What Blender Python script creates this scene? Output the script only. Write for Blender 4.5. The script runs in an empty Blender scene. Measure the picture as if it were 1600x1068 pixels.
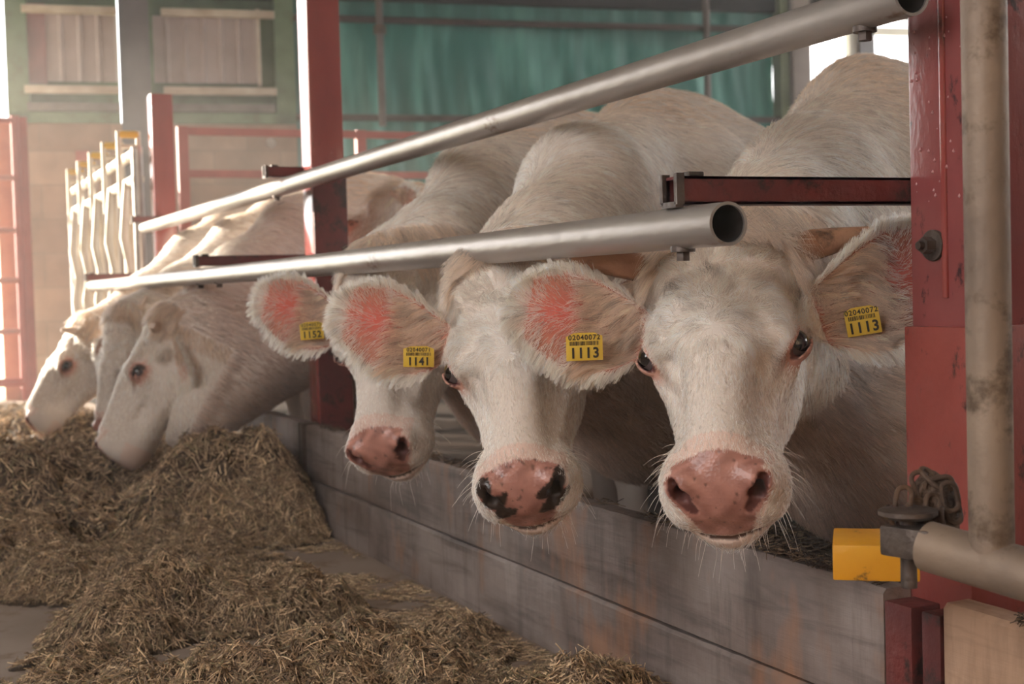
import bpy, bmesh, math, random
import numpy as np
from mathutils import Vector, Matrix

random.seed(7)
RNG = np.random.default_rng(11)
scene = bpy.context.scene
COL = scene.collection

# ------------------------------------------------------------------ camera
F_PX, W_PX, H_PX = 2200.0, 1600.0, 1068.0
PSI, PITCH, ROLL = math.radians(23.8), math.radians(2.16), math.radians(1.6)
CAM = np.array([0.0, 0.0, 0.80])
FWD = np.array([math.sin(PSI)*math.cos(PITCH), math.cos(PSI)*math.cos(PITCH), -math.sin(PITCH)])
_r = np.array([math.cos(PSI), -math.sin(PSI), 0.0]); _u = np.cross(_r, FWD)
RT = math.cos(ROLL)*_r - math.sin(ROLL)*_u
UP = np.cross(RT, FWD)
cd = bpy.data.cameras.new('camera'); cam = bpy.data.objects.new('camera', cd); COL.objects.link(cam)
cd.sensor_width = 36.0; cd.lens = 36.0*F_PX/W_PX; cd.clip_start = 0.05; cd.clip_end = 300
cam.matrix_world = Matrix(((RT[0], UP[0], -FWD[0], CAM[0]), (RT[1], UP[1], -FWD[1], CAM[1]),
                           (RT[2], UP[2], -FWD[2], CAM[2]), (0, 0, 0, 1)))
cd.dof.use_dof = True; cd.dof.focus_distance = 2.12; cd.dof.aperture_fstop = 7.0
scene.camera = cam

# ------------------------------------------------------------------ light
scene.view_settings.view_transform = 'Standard'; scene.view_settings.look = 'None'
scene.view_settings.gamma = 1.0; scene.view_settings.use_curve_mapping = False
scene.view_settings.exposure = 0.72
world = bpy.data.worlds.new('sky'); scene.world = world; world.use_nodes = True
_n = world.node_tree.nodes; _bg = _n['Background']
_bg.inputs[0].default_value = (1.0, 0.98, 0.965, 1); _bg.inputs[1].default_value = 4.0
sd = bpy.data.lights.new('sun', 'SUN'); sd.energy = 16.0; sd.angle = math.radians(1.5); sd.color = (1.0, 0.88, 0.72)
sun = bpy.data.objects.new('sun', sd); COL.objects.link(sun)
SUN_FROM = Vector((-0.55, 0.72, 0.27))
sun.rotation_euler = SUN_FROM.to_track_quat('Z', 'Y').to_euler()

# ------------------------------------------------------------------ helpers
def tag(o, label=None, cat=None, group=None, kind=None):
    if label: o['label'] = label
    if cat: o['category'] = cat
    if group: o['group'] = group
    if kind: o['kind'] = kind
    return o

def empty(name, loc=(0, 0, 0), rot=(0, 0, 0)):
    o = bpy.data.objects.new(name, None); COL.objects.link(o); o.location = loc; o.rotation_euler = rot
    o.empty_display_size = 0.1
    return o

class MB:
    """collects shapes, then links them as one mesh object"""
    def __init__(s): s.v = []; s.f = []
    def add(s, vs, fs):
        n = len(s.v); s.v += [tuple(map(float, p)) for p in vs]; s.f += [tuple(i+n for i in q) for q in fs]; return s
    def box(s, lo, hi, M=None, bev=0.0):
        bm = bmesh.new(); bmesh.ops.create_cube(bm, size=1)
        sc = [hi[i]-lo[i] for i in range(3)]; ce = [(hi[i]+lo[i])/2 for i in range(3)]
        for v in bm.verts: v.co = Vector((v.co[i]*sc[i]+ce[i] for i in range(3)))
        if bev: bmesh.ops.bevel(bm, geom=list(bm.edges), offset=bev, segments=2, profile=0.6, affect='EDGES')
        bm.verts.index_update()
        vs = [(M @ v.co if M else v.co) for v in bm.verts]
        s.add(vs, [[v.index for v in f.verts] for f in bm.faces]); bm.free(); return s
    def tube(s, pts, r, n=16, cap=True, closed=False, hollow=0.0):
        pts = [Vector(p) for p in pts]; rs = r if isinstance(r, (list, tuple)) else [r]*len(pts)
        def ring_set(rs):
            rings = []; prev = None
            for i, p in enumerate(pts):
                if closed: t = pts[(i+1) % len(pts)]-pts[i-1]
                else: t = pts[min(i+1, len(pts)-1)]-pts[max(i-1, 0)]
                t.normalize()
                if prev is None:
                    a = Vector((0, 0, 1)) if abs(t.z) < 0.9 else Vector((1, 0, 0))
                else: a = prev
                x = (a-t*a.dot(t)).normalized(); y = t.cross(x); prev = x
                rings.append([p+(x*math.cos(2*math.pi*k/n)+y*math.sin(2*math.pi*k/n))*rs[i] for k in range(n)])
            return rings
        R1 = ring_set(rs); base = len(s.v); m = len(pts)
        vs = [q for g in R1 for q in g]; fs = []
        for i in range(m if closed else m-1):
            j = (i+1) % m
            for k in range(n): fs.append((i*n+k, i*n+(k+1) % n, j*n+(k+1) % n, j*n+k))
        if hollow and not closed:
            R2 = ring_set([q-hollow for q in rs]); o = len(vs); vs += [q for g in R2 for q in g]
            for i in range(m-1):
                for k in range(n): fs.append((o+i*n+k, o+(i+1)*n+k, o+(i+1)*n+(k+1) % n, o+i*n+(k+1) % n))
            for e in (0, m-1):
                for k in range(n):
                    a, b = e*n+k, e*n+(k+1) % n; fs.append((a, o+a, o+b, b) if e == 0 else (a, b, o+b, o+a))
        elif cap and not closed:
            fs.append(tuple(range(n-1, -1, -1))); fs.append(tuple((m-1)*n+k for k in range(n)))
        return s.add(vs, fs)
    def cyl(s, a, b, r, n=20): return s.tube([a, b], r, n)
    def build(s, name, mat, parent=None, smooth=True, loc=None, ang=40):
        me = bpy.data.meshes.new(name); me.from_pydata(s.v, [], s.f); me.update()
        o = bpy.data.objects.new(name, me); COL.objects.link(o)
        if mat: me.materials.append(mat)
        if smooth:
            me.polygons.foreach_set('use_smooth', [True]*len(me.polygons))
            try: me.set_sharp_from_angle(angle=math.radians(ang))
            except Exception: pass
        if parent: o.parent = parent
        if loc: o.location = loc
        return o

def part(name, mb, mat, parent, **k): return mb.build(name, mat, parent, **k)

# ------------------------------------------------------------------ materials
def lin(c): return tuple(((x/255)/12.92 if x/255 <= 0.04045 else ((x/255+0.055)/1.055)**2.4) for x in c)+(1,)
def pmat(name, c1, c2=None, scale=6.0, rough=0.6, metal=0.0, bump=0.0, bscale=40.0, dirt=None, dscale=9.0, dth=0.55,
         stretch=(1, 1, 1), coords='Object', spec=0.5, dsoft=0.08):
    m = bpy.data.materials.new(name); m.use_nodes = True; nt = m.node_tree; N = nt.nodes; L = nt.links
    b = N['Principled BSDF']; b.inputs['Roughness'].default_value = rough; b.inputs['Metallic'].default_value = metal
    b.inputs['Specular IOR Level'].default_value = spec
    tc = N.new('ShaderNodeTexCoord'); mp = N.new('ShaderNodeMapping'); mp.inputs['Scale'].default_value = stretch
    L.new(tc.outputs[coords], mp.inputs[0])
    col = None
    if c2:
        nz = N.new('ShaderNodeTexNoise'); nz.inputs['Scale'].default_value = scale; nz.inputs['Detail'].default_value = 6
        L.new(mp.outputs[0], nz.inputs['Vector'])
        rp = N.new('ShaderNodeValToRGB'); rp.color_ramp.elements[0].position = 0.32; rp.color_ramp.elements[1].position = 0.68
        rp.color_ramp.elements[0].color = c1; rp.color_ramp.elements[1].color = c2
        L.new(nz.outputs['Fac'], rp.inputs[0]); col = rp.outputs[0]
    if dirt:
        n2 = N.new('ShaderNodeTexNoise'); n2.inputs['Scale'].default_value = dscale; n2.inputs['Detail'].default_value = 9
        n2.inputs['Roughness'].default_value = 0.7; L.new(mp.outputs[0], n2.inputs['Vector'])
        r2 = N.new('ShaderNodeValToRGB'); r2.color_ramp.elements[0].position = dth; r2.color_ramp.elements[1].position = dth+dsoft
        L.new(n2.outputs['Fac'], r2.inputs[0])
        mx = N.new('ShaderNodeMix'); mx.data_type = 'RGBA'; L.new(r2.outputs[0], mx.inputs[0])
        if col: L.new(col, mx.inputs[6])
        else: mx.inputs[6].default_value = c1
        mx.inputs[7].default_value = dirt; col = mx.outputs[2]
    if col: L.new(col, b.inputs['Base Color'])
    else: b.inputs['Base Color'].default_value = c1
    if bump:
        n3 = N.new('ShaderNodeTexNoise'); n3.inputs['Scale'].default_value = bscale; n3.inputs['Detail'].default_value = 6
        L.new(mp.outputs[0], n3.inputs['Vector'])
        bp = N.new('ShaderNodeBump'); bp.inputs['Strength'].default_value = bump; bp.inputs['Distance'].default_value = 0.01
        L.new(n3.outputs['Fac'], bp.inputs['Height']); L.new(bp.outputs[0], b.inputs['Normal'])
    return m

M = {}
M['galv'] = pmat('galvanised', lin((182, 176, 171)), lin((152, 143, 137)), 5, 0.38, 0.65, 0.12, 60, lin((120, 98, 82)), 14, 0.60, (1, 0.35, 1))
M['galv_dirty'] = pmat('galvanised_dirty', lin((150, 130, 112)), lin((112, 96, 84)), 5, 0.6, 0.35, 0.25, 50, lin((96, 78, 62)), 8, 0.52)
M['red'] = pmat('red_paint', lin((146, 68, 62)), lin((128, 56, 54)), 7, 0.22, 0.0, 0.10, 70, lin((58, 32, 30)), 11, 0.60, (1, 1, 0.45))
M['red_dark'] = pmat('red_paint_dirty', lin((112, 48, 44)), lin((84, 36, 36)), 9, 0.5, 0.0, 0.3, 60, lin((48, 30, 28)), 14, 0.52)
M['red_bg'] = pmat('red_gate_paint', lin((168, 84, 74)), lin((148, 70, 64)), 5, 0.6)
M['steel'] = pmat('weathered_steel', lin((104, 92, 84)), lin((70, 60, 56)), 25, 0.5, 0.6, 0.3, 90)
M['rust'] = pmat('rusty_chain', lin((110, 84, 64)), lin((66, 50, 42)), 30, 0.7, 0.3, 0.4, 120)
M['dark'] = pmat('dark_fill', lin((40, 32, 28)), lin((24, 20, 18)), 12, 0.9)
M['yellow'] = pmat('yellow_paint', lin((226, 160, 22)), lin((205, 138, 14)), 8, 0.45, 0, 0.1, 60, lin((52, 36, 20)), 16, 0.63)
M['yellow_bg'] = pmat('yellow_sleeve', lin((222, 176, 40)), None)
M['white_pipe'] = pmat('galvanised_bright', lin((214, 204, 190)), lin((190, 178, 160)), 6, 0.5, 0.3)
M['stone'] = None

M['red'].node_tree.nodes['Principled BSDF'].inputs['Coat Weight'].default_value = 0.7; M['red'].node_tree.nodes['Principled BSDF'].inputs['Coat Roughness'].default_value = 0.12
def wood_mat(name, base, light, dark, along='Y'):
    m = bpy.data.materials.new(name); m.use_nodes = True; nt = m.node_tree; N = nt.nodes; L = nt.links
    b = N['Principled BSDF']; b.inputs['Roughness'].default_value = 0.62
    tc = N.new('ShaderNodeTexCoord')
    def noise(sc, stretch, det=8, rg=0.6, dist=0.0):
        mp = N.new('ShaderNodeMapping'); mp.inputs['Scale'].default_value = stretch; L.new(tc.outputs['Object'], mp.inputs[0])
        n = N.new('ShaderNodeTexNoise'); n.inputs['Scale'].default_value = sc; n.inputs['Detail'].default_value = det
        n.inputs['Roughness'].default_value = rg; n.inputs['Distortion'].default_value = dist
        L.new(mp.outputs[0], n.inputs['Vector']); return n.outputs['Fac']
    def ramp(f, a, ca, bb, cb):
        r = N.new('ShaderNodeValToRGB'); r.color_ramp.elements[0].position = a; r.color_ramp.elements[1].position = bb
        r.color_ramp.elements[0].color = ca; r.color_ramp.elements[1].color = cb; L.new(f, r.inputs[0]); return r.outputs[0]
    def mix(f, a, c, mode='MIX'):
        x = N.new('ShaderNodeMix'); x.data_type = 'RGBA'; x.blend_type = mode
        if isinstance(f, float): x.inputs[0].default_value = f
        else: L.new(f, x.inputs[0])
        for i, s_ in ((6, a), (7, c)):
            if isinstance(s_, tuple): x.inputs[i].default_value = s_
            else: L.new(s_, x.inputs[i])
        return x.outputs[2]
    W1, B1 = (1, 1, 1, 1), (0, 0, 0, 1)
    big = noise(2.2, (1, 1, 1.6)); c = ramp(big, 0.35, base, 0.66, light)
    grain = noise(26, (1, 0.10, 1), 5, 0.6, 0.4); c = mix(ramp(grain, 0.50, B1, 0.72, (0.6, 0.6, 0.6, 1)), c, dark)
    streak = noise(16, (1, 1, 0.16), 6, 0.65); c = mix(ramp(streak, 0.50, B1, 0.78, (0.7, 0.7, 0.7, 1)), c, dark)
    warm = noise(5, (1, 1, 0.5), 4); c = mix(ramp(warm, 0.56, B1, 0.68, (0.7, 0.7, 0.7, 1)), c, lin((158, 112, 82)))
    L.new(c, b.inputs['Base Color'])
    bp = N.new('ShaderNodeBump'); bp.inputs['Strength'].default_value = 0.6; bp.inputs['Distance'].default_value = 0.006
    ad = N.new('ShaderNodeMath'); ad.operation = 'ADD'; L.new(grain, ad.inputs[0]); L.new(streak, ad.inputs[1])
    L.new(ad.outputs[0], bp.inputs['Height']); L.new(bp.outputs[0], b.inputs['Normal'])
    return m
M['wood'] = wood_mat('weathered_board', lin((98, 82, 74)), lin((150, 136, 130)), lin((40, 29, 24)))
M['wood_pale'] = wood_mat('pale_board', lin((168, 134, 108)), lin((186, 152, 126)), lin((104, 74, 54)))

# ------------------------------------------------------------------ setting
def struct(name, mb, mat, **k):
    o = mb.build(name, mat, None, **k); o['kind'] = 'structure'; return o

WA = math.radians(98.0)
DV = Vector((math.sin(WA), math.cos(WA), 0)); DN = Vector((-DV.y, DV.x, 0))      # along the far wall, and into it (away)
W0 = Vector((1.0, 13.5, 0))
WM = Matrix(((DV.x, DN.x, 0, W0.x), (DV.y, DN.y, 0, W0.y), (0, 0, 1, 0), (0, 0, 0, 1)))   # wall space: x along, y away, z up

def floor_mat(name, c1, c2, c3):
    return pmat(name, c1, c2, 1.6, 0.85, 0, 0.35, 30, c3, 5, 0.52, dsoft=0.2, spec=0.08)
b = MB(); b.box((-3.2, -4, -0.25), (1.42, 12.6, 0.0)); struct('floor', b, floor_mat('feed_alley_concrete', lin((168, 152, 140)), lin((138, 122, 110)), lin((112, 88, 66))), smooth=False)
b = MB(); b.box((1.42, -4, -0.30), (11.5, 14.2, -0.05)); struct('floor_pen', b, floor_mat('pen_floor_muck', lin((56, 43, 35)), lin((38, 30, 25)), lin((24, 19, 16))), smooth=False)
b = MB(); b.box((-60, -40, -0.45), (60, 90, -0.35)); struct('ground', b, floor_mat('yard_ground', lin((205, 200, 180)), lin((160, 170, 130)), lin((190, 180, 160))), smooth=False)
b = MB(); b.box((-3.3, -4, 4.3), (11.5, 15.5, 4.4)); struct('ceiling', b, pmat('roof_sheet', lin((150, 140, 128)), lin((120, 112, 104)), 2, 0.8), smooth=False)
mw = pmat('side_wall_render', lin((170, 150, 130)), lin((150, 130, 112)), 2, 0.9)
b = MB(); b.box((-3.3, 2.2, -0.3), (-3.1, 6.4, 4.3)); b.box((-3.3, -4, -0.3), (-3.1, -1.4, 4.3)); b.box((-3.3, -1.4, -0.3), (-3.1, 2.2, 1.3)); b.box((-3.3, -4, -0.3), (11.5, -3.9, 4.3)); b.box((-3.3, 6.4, -0.3), (-3.1, 10.55, 4.3)); b.box((-3.3, 10.55, -0.3), (-3.1, 11.15, 3.0)); b.box((-3.3, 11.15, -0.3), (-3.1, 11.56, 4.3)); struct('wall_left_sunblock', b, mw, smooth=False)
b = MB(); b.box((11.3, -4, -0.3), (11.5, 12.2, 2.4)); struct('wall_right', b, mw, smooth=False)

# far wall: blockwork below, openings above
def brick_mat():
    m = bpy.data.materials.new('block_wall'); m.use_nodes = True; N = m.node_tree.nodes; L = m.node_tree.links
    p = N['Principled BSDF']; p.inputs['Roughness'].default_value = 0.9
    tc = N.new('ShaderNodeTexCoord'); mp = N.new('ShaderNodeMapping'); mp.inputs['Rotation'].default_value = (math.radians(90), 0, 0)
    L.new(tc.outputs['Object'], mp.inputs[0])
    br = N.new('ShaderNodeTexBrick'); br.inputs['Scale'].default_value = 1.0; br.inputs['Brick Width'].default_value = 0.62
    br.inputs['Row Height'].default_value = 0.31; br.inputs['Mortar Size'].default_value = 0.008; br.inputs['Mortar Smooth'].default_value = 0.6
    br.inputs['Color1'].default_value = lin((160, 130, 108)); br.inputs['Color2'].default_value = lin((146, 116, 96)); br.inputs['Mortar'].default_value = lin((136, 114, 96))
    L.new(mp.outputs[0], br.inputs['Vector'])
    nz = N.new('ShaderNodeTexNoise'); nz.inputs['Scale'].default_value = 3; nz.inputs['Detail'].default_value = 8; L.new(tc.outputs['Object'], nz.inputs['Vector'])
    mx = N.new('ShaderNodeMix'); mx.data_type = 'RGBA'; mx.blend_type = 'OVERLAY'; mx.inputs[0].default_value = 0.5
    L.new(br.outputs[0], mx.inputs[6]); L.new(nz.outputs['Fac'], mx.inputs[7]); L.new(mx.outputs[2], p.inputs['Base Color'])
    bp = N.new('ShaderNodeBump'); bp.inputs['Strength'].default_value = 0.4; L.new(nz.outputs['Fac'], bp.inputs['Height']); L.new(bp.outputs[0], p.inputs['Normal'])
    return m
def wobj(o): o.matrix_world = WM; return o
m_green = pmat('green_frame_paint', lin((116, 134, 104)), lin((96, 116, 88)), 6, 0.7, 0, 0.1, 30, lin((104, 92, 72)), 6, 0.55, dsoft=0.2)
b = MB(); b.box((0.06, 0, -0.3), (2.64, 0.3, 2.42)); b.box((7.7, 0, -0.3), (11.2, 0.3, 2.45)); wobj(struct('wall_back', b, brick_mat(), smooth=False))
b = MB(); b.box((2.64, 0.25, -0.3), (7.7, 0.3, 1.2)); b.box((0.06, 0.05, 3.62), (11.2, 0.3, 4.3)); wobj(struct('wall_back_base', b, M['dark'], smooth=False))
m_sheet = pmat('ribbed_sheet_metal', lin((186, 172, 168)), lin((170, 156, 150)), 4, 0.65, 0.1, 0, 30, lin((150, 120, 104)), 5, 0.62, dsoft=0.2)
def sheet(x0, x1, z0, z1, y, pitch=0.165):
    mb = MB(); xs = []; x = x0; i = 0
    prof = [(0, 0), (0.105, 0), (0.118, -0.022), (0.140, -0.022), (0.153, 0)]
    while x < x1:
        for dx, dy in prof:
            if x+dx < x1: xs.append((x+dx, y+dy))
        x += pitch
    xs.append((x1, y))
    vs = []; fs = []
    for (a, yy) in xs: vs += [(a, yy, z0), (a, yy, z1), (a, yy+0.004, z1), (a, yy+0.004, z0)]
    for i in range(len(xs)-1):
        for k in range(4): a = i*4; fs.append((a+k, a+(k+1) % 4, a+4+(k+1) % 4, a+4+k))
    return mb.add(vs, fs)
for n, (x0, x1, s0, s1) in enumerate([(0.10, 1.03, 0.40, 1.03), (1.32, 2.60, 1.34, 2.30)]):
    fr = MB(); z0, z1 = 2.42, 3.62
    fr.box((x0-0.05, -0.03, z0), (x1+(0.04 if n else 0), 0.28, z0+0.10)); fr.box((x0-0.05, -0.03, z0), (x0+0.14 if n == 0 else x0+0.02, 0.28, z1))
    if n: fr.box((x1-0.14, -0.03, z0), (x1+0.04, 0.28, z1))
    fr.box((x0, 0.2, z0), (x1, 0.24, z1))
    fo = wobj(struct('window_%d' % (n+1), fr, m_green, smooth=False))
    for nm, z in (('lower_rail', 2.72), ('upper_rail', 3.44)):
        r_ = MB(); r_.box((x0+0.10, -0.07, z-0.035), (x1-(0.14 if n else 0), 0.0, z+0.035), bev=0.006); o = part(nm, r_, pmat('cream_rail_%d_%s' % (n, nm), lin((206, 196, 178)), lin((178, 160, 138)), 5, 0.7), fo)
    r_ = MB(); r_.box((x0+0.12, -0.05, 2.53), (x1-(0.16 if n else 0), 0.1, 2.60)); part('sill_board', r_, pmat('grey_sill_%d' % n, lin((128, 120, 114)), lin((100, 92, 88)), 6, 0.8), fo)
    part('sheet_panel', sheet(s0, s1, 2.80, 3.42, 0.02), m_sheet, fo, smooth=False)
    if n:
        r_ = MB(); r_.box((2.29, -0.02, 2.78), (2.325, 0.03, 3.5)); part('sheet_edge', r_, M['white_pipe'], fo)
        r_ = MB(); r_.box((2.33, 0.05, 2.78), (2.48, 0.08, 3.5)); part('green_panel', r_, pmat('green_panel_paint', lin((92, 108, 70)), lin((80, 96, 62)), 5, 0.7), fo)
    else:
        r_ = MB(); r_.box((0.24, 0.0, 2.78), (0.40, 0.05, 3.5)); part('red_panel', r_, pmat('dull_red_panel', lin((150, 104, 100)), lin((128, 92, 92)), 5, 0.7), fo)
# column in front of the far wall
t = tag(empty('steel_column', WM @ Vector((1.17, -0.22, -0.05))), 'broad dull grey steel column rising in front of the far block wall', 'column')
b = MB(); Q = Matrix.Rotation(WA-math.pi/2, 4, 'Z').inverted()
b.box((-0.135, 0.088, 0), (0.135, 0.100, 4.3), Q); b.box((-0.135, 0.04, 0), (-0.127, 0.088, 4.3), Q); b.box((0.127, 0.04, 0), (0.135, 0.088, 4.3), Q)
part('profile', b, pmat('grey_column_paint', lin((118, 112, 116)), lin((102, 96, 100)), 4, 0.7), t, smooth=False)
b = MB(); b.box((-0.17, -0.16, 0), (0.17, 0.16, 0.02), Q, bev=0.003); part('base_plate', b, M['steel'], t)
b = MB(); b.box((0.62, -0.03, 2.02), (0.74, 0.0, 2.17), bev=0.004); o = wobj(b.build('wall_sign', pmat('faded_red_sign', lin((176, 96, 84)), lin((160, 84, 74)), 8, 0.7))); tag(o, 'small faded red rectangular plate fixed on the block wall', 'sign')
b = MB(); b.cyl((2.39, 0.0, 2.24), (2.39, -0.03, 2.24), 0.045); b.cyl((2.39, -0.03, 2.24), (2.39, -0.05, 2.24), 0.025); o = wobj(b.build('wall_socket', M['galv'])); tag(o, 'small round grey fitting on the block wall', 'wall fitting')

# green tarpaulin with its pipes
def tarp():
    nx, nz = 240, 90; x0, x1, z0, z1 = 2.64, 7.72, 0.1, 4.28; vs = []; fs = []
    for j in range(nz+1):
        for i in range(nx+1):
            x = x0+(x1-x0)*i/nx; z = z0+(z1-z0)*j/nz
            tz = max(0.0, min(1.0, (3.43-z)/0.9)) if z < 3.43 else 0.35
            w = 0.020*math.sin(x*13+1.3*math.sin(x*2.1)+z*1.2)*tz+0.012*math.sin(x*29+z*3+2*math.sin(x*1.7))*tz+0.05*math.sin(math.pi*min(max((z-2.49)/0.94, 0), 1))
            vs.append((x, 0.12+w+0.02*math.sin(x*1.1+z*2), z))
    for j in range(nz):
        for i in range(nx): a = j*(nx+1)+i; fs.append((a, a+1, a+nx+2, a+nx+1))
    return MB().add(vs, fs)
def tarp_mat():
    m = bpy.data.materials.new('green_tarpaulin'); m.use_nodes = True; N = m.node_tree.nodes; L = m.node_tree.links
    p = N['Principled BSDF']; p.inputs['Roughness'].default_value = 0.45
    tc = N.new('ShaderNodeTexCoord'); mp = N.new('ShaderNodeMapping'); mp.inputs['Scale'].default_value = (2.2, 1, 0.32); mp.inputs['Rotation'].default_value = (0, math.radians(12), 0)
    L.new(tc.outputs['Object'], mp.inputs[0])
    nz = N.new('ShaderNodeTexNoise'); nz.inputs['Scale'].default_value = 3.2; nz.inputs['Detail'].default_value = 5; L.new(mp.outputs[0], nz.inputs['Vector'])
    r = N.new('ShaderNodeValToRGB'); r.color_ramp.elements[0].position = 0.45; r.color_ramp.elements[1].position = 0.78
    r.color_ramp.elements[0].color = lin((12, 80, 73)); r.color_ramp.elements[1].color = lin((78, 130, 122)); L.new(nz.outputs['Fac'], r.inputs[0])
    L.new(r.outputs[0], p.inputs['Base Color'])
    tr = N.new('ShaderNodeBsdfTranslucent'); L.new(r.outputs[0], tr.inputs[0]); mx = N.new('ShaderNodeMixShader'); mx.inputs[0].default_value = 0.05
    L.new(p.outputs[0], mx.inputs[1]); L.new(tr.outputs[0], mx.inputs[2]); L.new(mx.outputs[0], N['Material Output'].inputs[0])
    return m
t = tag(empty('tarpaulin_wall'), 'large teal green tarpaulin curtain laced to dark pipes behind the cows', 'tarpaulin'); t.matrix_world = WM
part('tarpaulin', tarp(), tarp_mat(), t)
m_dp = pmat('dark_brown_pipe', lin((84, 62, 56)), lin((66, 48, 44)), 8, 0.6, 0.2)
for z in (3.43, 2.49): part('rail', MB().tube([(2.64, -0.0, z), (5.0, -0.01, z-0.01), (7.75, 0.0, z)], 0.033, 12), m_dp, t)
for x in (3.46, 6.86): part('upright', MB().tube([(x, -0.06, 2.40), (x, -0.06, 4.28)], 0.036, 12), pmat('grey_pipe_%d' % int(x), lin((112, 98, 94)), lin((92, 80, 76)), 6, 0.6, 0.2), t)
part('collar', MB().tube([(3.46, -0.06, 3.28), (3.46, -0.06, 3.36)], 0.062, 14), M['rust'], t)
for nm, lab, x0, x1, y, mt in (('corner_post', 'narrow olive green post at the edge of the tarpaulin', 7.70, 7.80, -0.05, pmat('olive_post', lin((116, 122, 92)), lin((96, 102, 78)), 5, 0.8)),
                              ('corner_pillar', 'grey square pillar between the tarpaulin and the bright opening', 7.82, 8.02, -0.10, pmat('grey_pillar', lin((150, 136, 128)), lin((134, 120, 114)), 4, 0.8))):
    b = MB(); b.box((x0, y, -0.05), (x1, y+0.2, 4.28), bev=0.005); o = wobj(b.build(nm, mt)); tag(o, lab, 'post')
b = MB(); b.box((8.56, 0.05, 2.45), (8.66, 0.15, 3.62)); b.box((8.02, 0.08, 2.45), (11.2, 0.14, 2.55)); b.box((8.7, 0.08, 3.42), (11.2, 0.14, 3.50))
wf = wobj(struct('window_3', b, pmat('white_window_frame', lin((230, 222, 212)), None), smooth=False))
part('mullion', MB().box((8.66, -0.02, 2.45), (8.82, 0.2, 3.62)), pmat('grey_mullion', lin((120, 116, 120)), lin((104, 100, 104)), 4, 0.7), wf, smooth=False)

# ------------------------------------------------------------------ fence posts, boards, rails
PX = 1.36
M['red_near'] = pmat('red_paint_speckled', lin((140, 74, 72)), lin((122, 60, 60)), 9, 0.24, 0.0, 0.10, 70, lin((58, 36, 38)), 26, 0.585, (1, 1, 0.6))
M['red_low'] = pmat('red_paint_worn', lin((146, 70, 62)), lin((128, 58, 52)), 9, 0.4, 0.0, 0.15, 70, lin((62, 34, 30)), 22, 0.57, (1, 1, 0.6))
def post(y, top, label, brackets=True, mat='red'):
    t = tag(empty('steel_post', (PX+0.06, y+0.06, -0.05)), label, 'post', None)
    b = MB(); b.box((-0.06, -0.06, 0), (0.06, 0.06, top+0.05), bev=0.006); part('box_section', b, M[mat], t)
    return t
p1 = post(1.52, 4.3, 'tall red painted square post at the right with a bolt and water drips', mat='red_near')
p2 = post(4.77, 4.3, 'tall red post with a sunlit side, rising from behind the boards left of centre')
p3 = post(7.92, 1.93, 'short red post standing beside the galvanised headlock fence')
# ribs, seam and bolt on the near post
b = MB(); b.box((-0.068, -0.065, 0.0), (0.062, 0.068, 0.78), bev=0.004); part('base_sleeve', b, M['red_low'], p1)
b = MB(); b.box((-0.064, -0.020, 0.82), (-0.058, -0.010, 3.0), bev=0.002); part('weld_seam', b, M['red'], p1)
b = MB(); b.cyl((-0.060, 0.008, 0.895), (-0.066, 0.008, 0.895), 0.022, 24); b.cyl((-0.066, 0.008, 0.895), (-0.082, 0.008, 0.895), 0.012, 6); b.cyl((-0.08, 0.008, 0.895), (-0.09, 0.008, 0.895), 0.006, 10)
part('bolt', b, M['steel'], p1)
drp = random.Random(3); b = MB()
for k in range(46):
    yy = drp.choice((-.040, -.014, .012, .040))+drp.uniform(-.012, .012); zz = drp.uniform(.95, 1.30); rr_ = drp.uniform(.0010, .0024)
    b.tube([(-.0606, yy, zz+rr_*1.6), (-.0606, yy, zz+rr_), (-.0606, yy, zz-rr_*.2), (-.0606, yy, zz-rr_)], [rr_*.15, rr_*.6, rr_, rr_*.3], 8)
part('water_drops', b, pmat('clear_drops', lin((176, 128, 128)), None, rough=.03), p1)['kind'] = 'stuff'
b = MB(); b.box((-0.120, -0.060, -0.0), (-0.062, -0.022, 0.385), bev=0.003); b.box((-0.120, 0.0, -0.0), (-0.062, 0.058, 0.385), bev=0.003); part('board_channel', b, M['red_dark'], p1)
b = MB(); b.box((-0.058, -0.066, 0.34), (0.064, -0.058, 1.29), bev=0.002)
part('wear_plate', b, M['red_dark'], p2)

def square_bracket(y, L, z, label, w=0.038):
    # square tube sticking out from a post towards the alley, U saddle at its end
    t = tag(empty('rail_bracket', (PX, y, z)), label, 'bracket')
    b = MB(); h = w/2; th = 0.004
    for lo, hi in (((-L, -h, h-th), (0.04, h, h)), ((-L, -h, -h), (0.04, h, -h+th)), ((-L, -h, -h), (0.04, -h+th, h)), ((-L, h-th, -h), (0.04, h, h))): b.box(lo, hi)
    part('arm', b, M['red_dark'], t, smooth=False)
    b = MB(); b.box((-L-0.006, -h-0.004, -h), (-L+0.006, -h+0.004, h+0.004)); b.box((-L-0.006, h-0.004, -h), (-L+0.006, h+0.004, h+0.004)); b.box((-L-0.006, -h, -h-0.004), (-L+0.006, h, -h+0.004))
    b.box((-L+0.02, -0.012, h), (-L+0.044, 0.012, h+0.007), bev=0.002)
    part('end_plate', b, M['steel'], t, smooth=False)
    return t
RL, RU = 0.99, 1.27
brs = [square_bracket(1.66, 0.385, 0.926, 'dirty red square arm sticking out of the near right post above the open pipe end'),
       square_bracket(4.90, 0.385, 0.926, 'thin red arm of the lower rail at the tall post left of centre', 0.034),
       square_bracket(4.90, 0.13, 1.235, 'stubby red arm of the upper rail at the tall post left of centre', 0.036),
       square_bracket(7.88, 0.385, 0.926, 'red arm holding the far end of the lower rail', 0.034),
       square_bracket(7.88, 0.13, 1.235, 'short red arm holding the far end of the upper rail', 0.034)]
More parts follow.
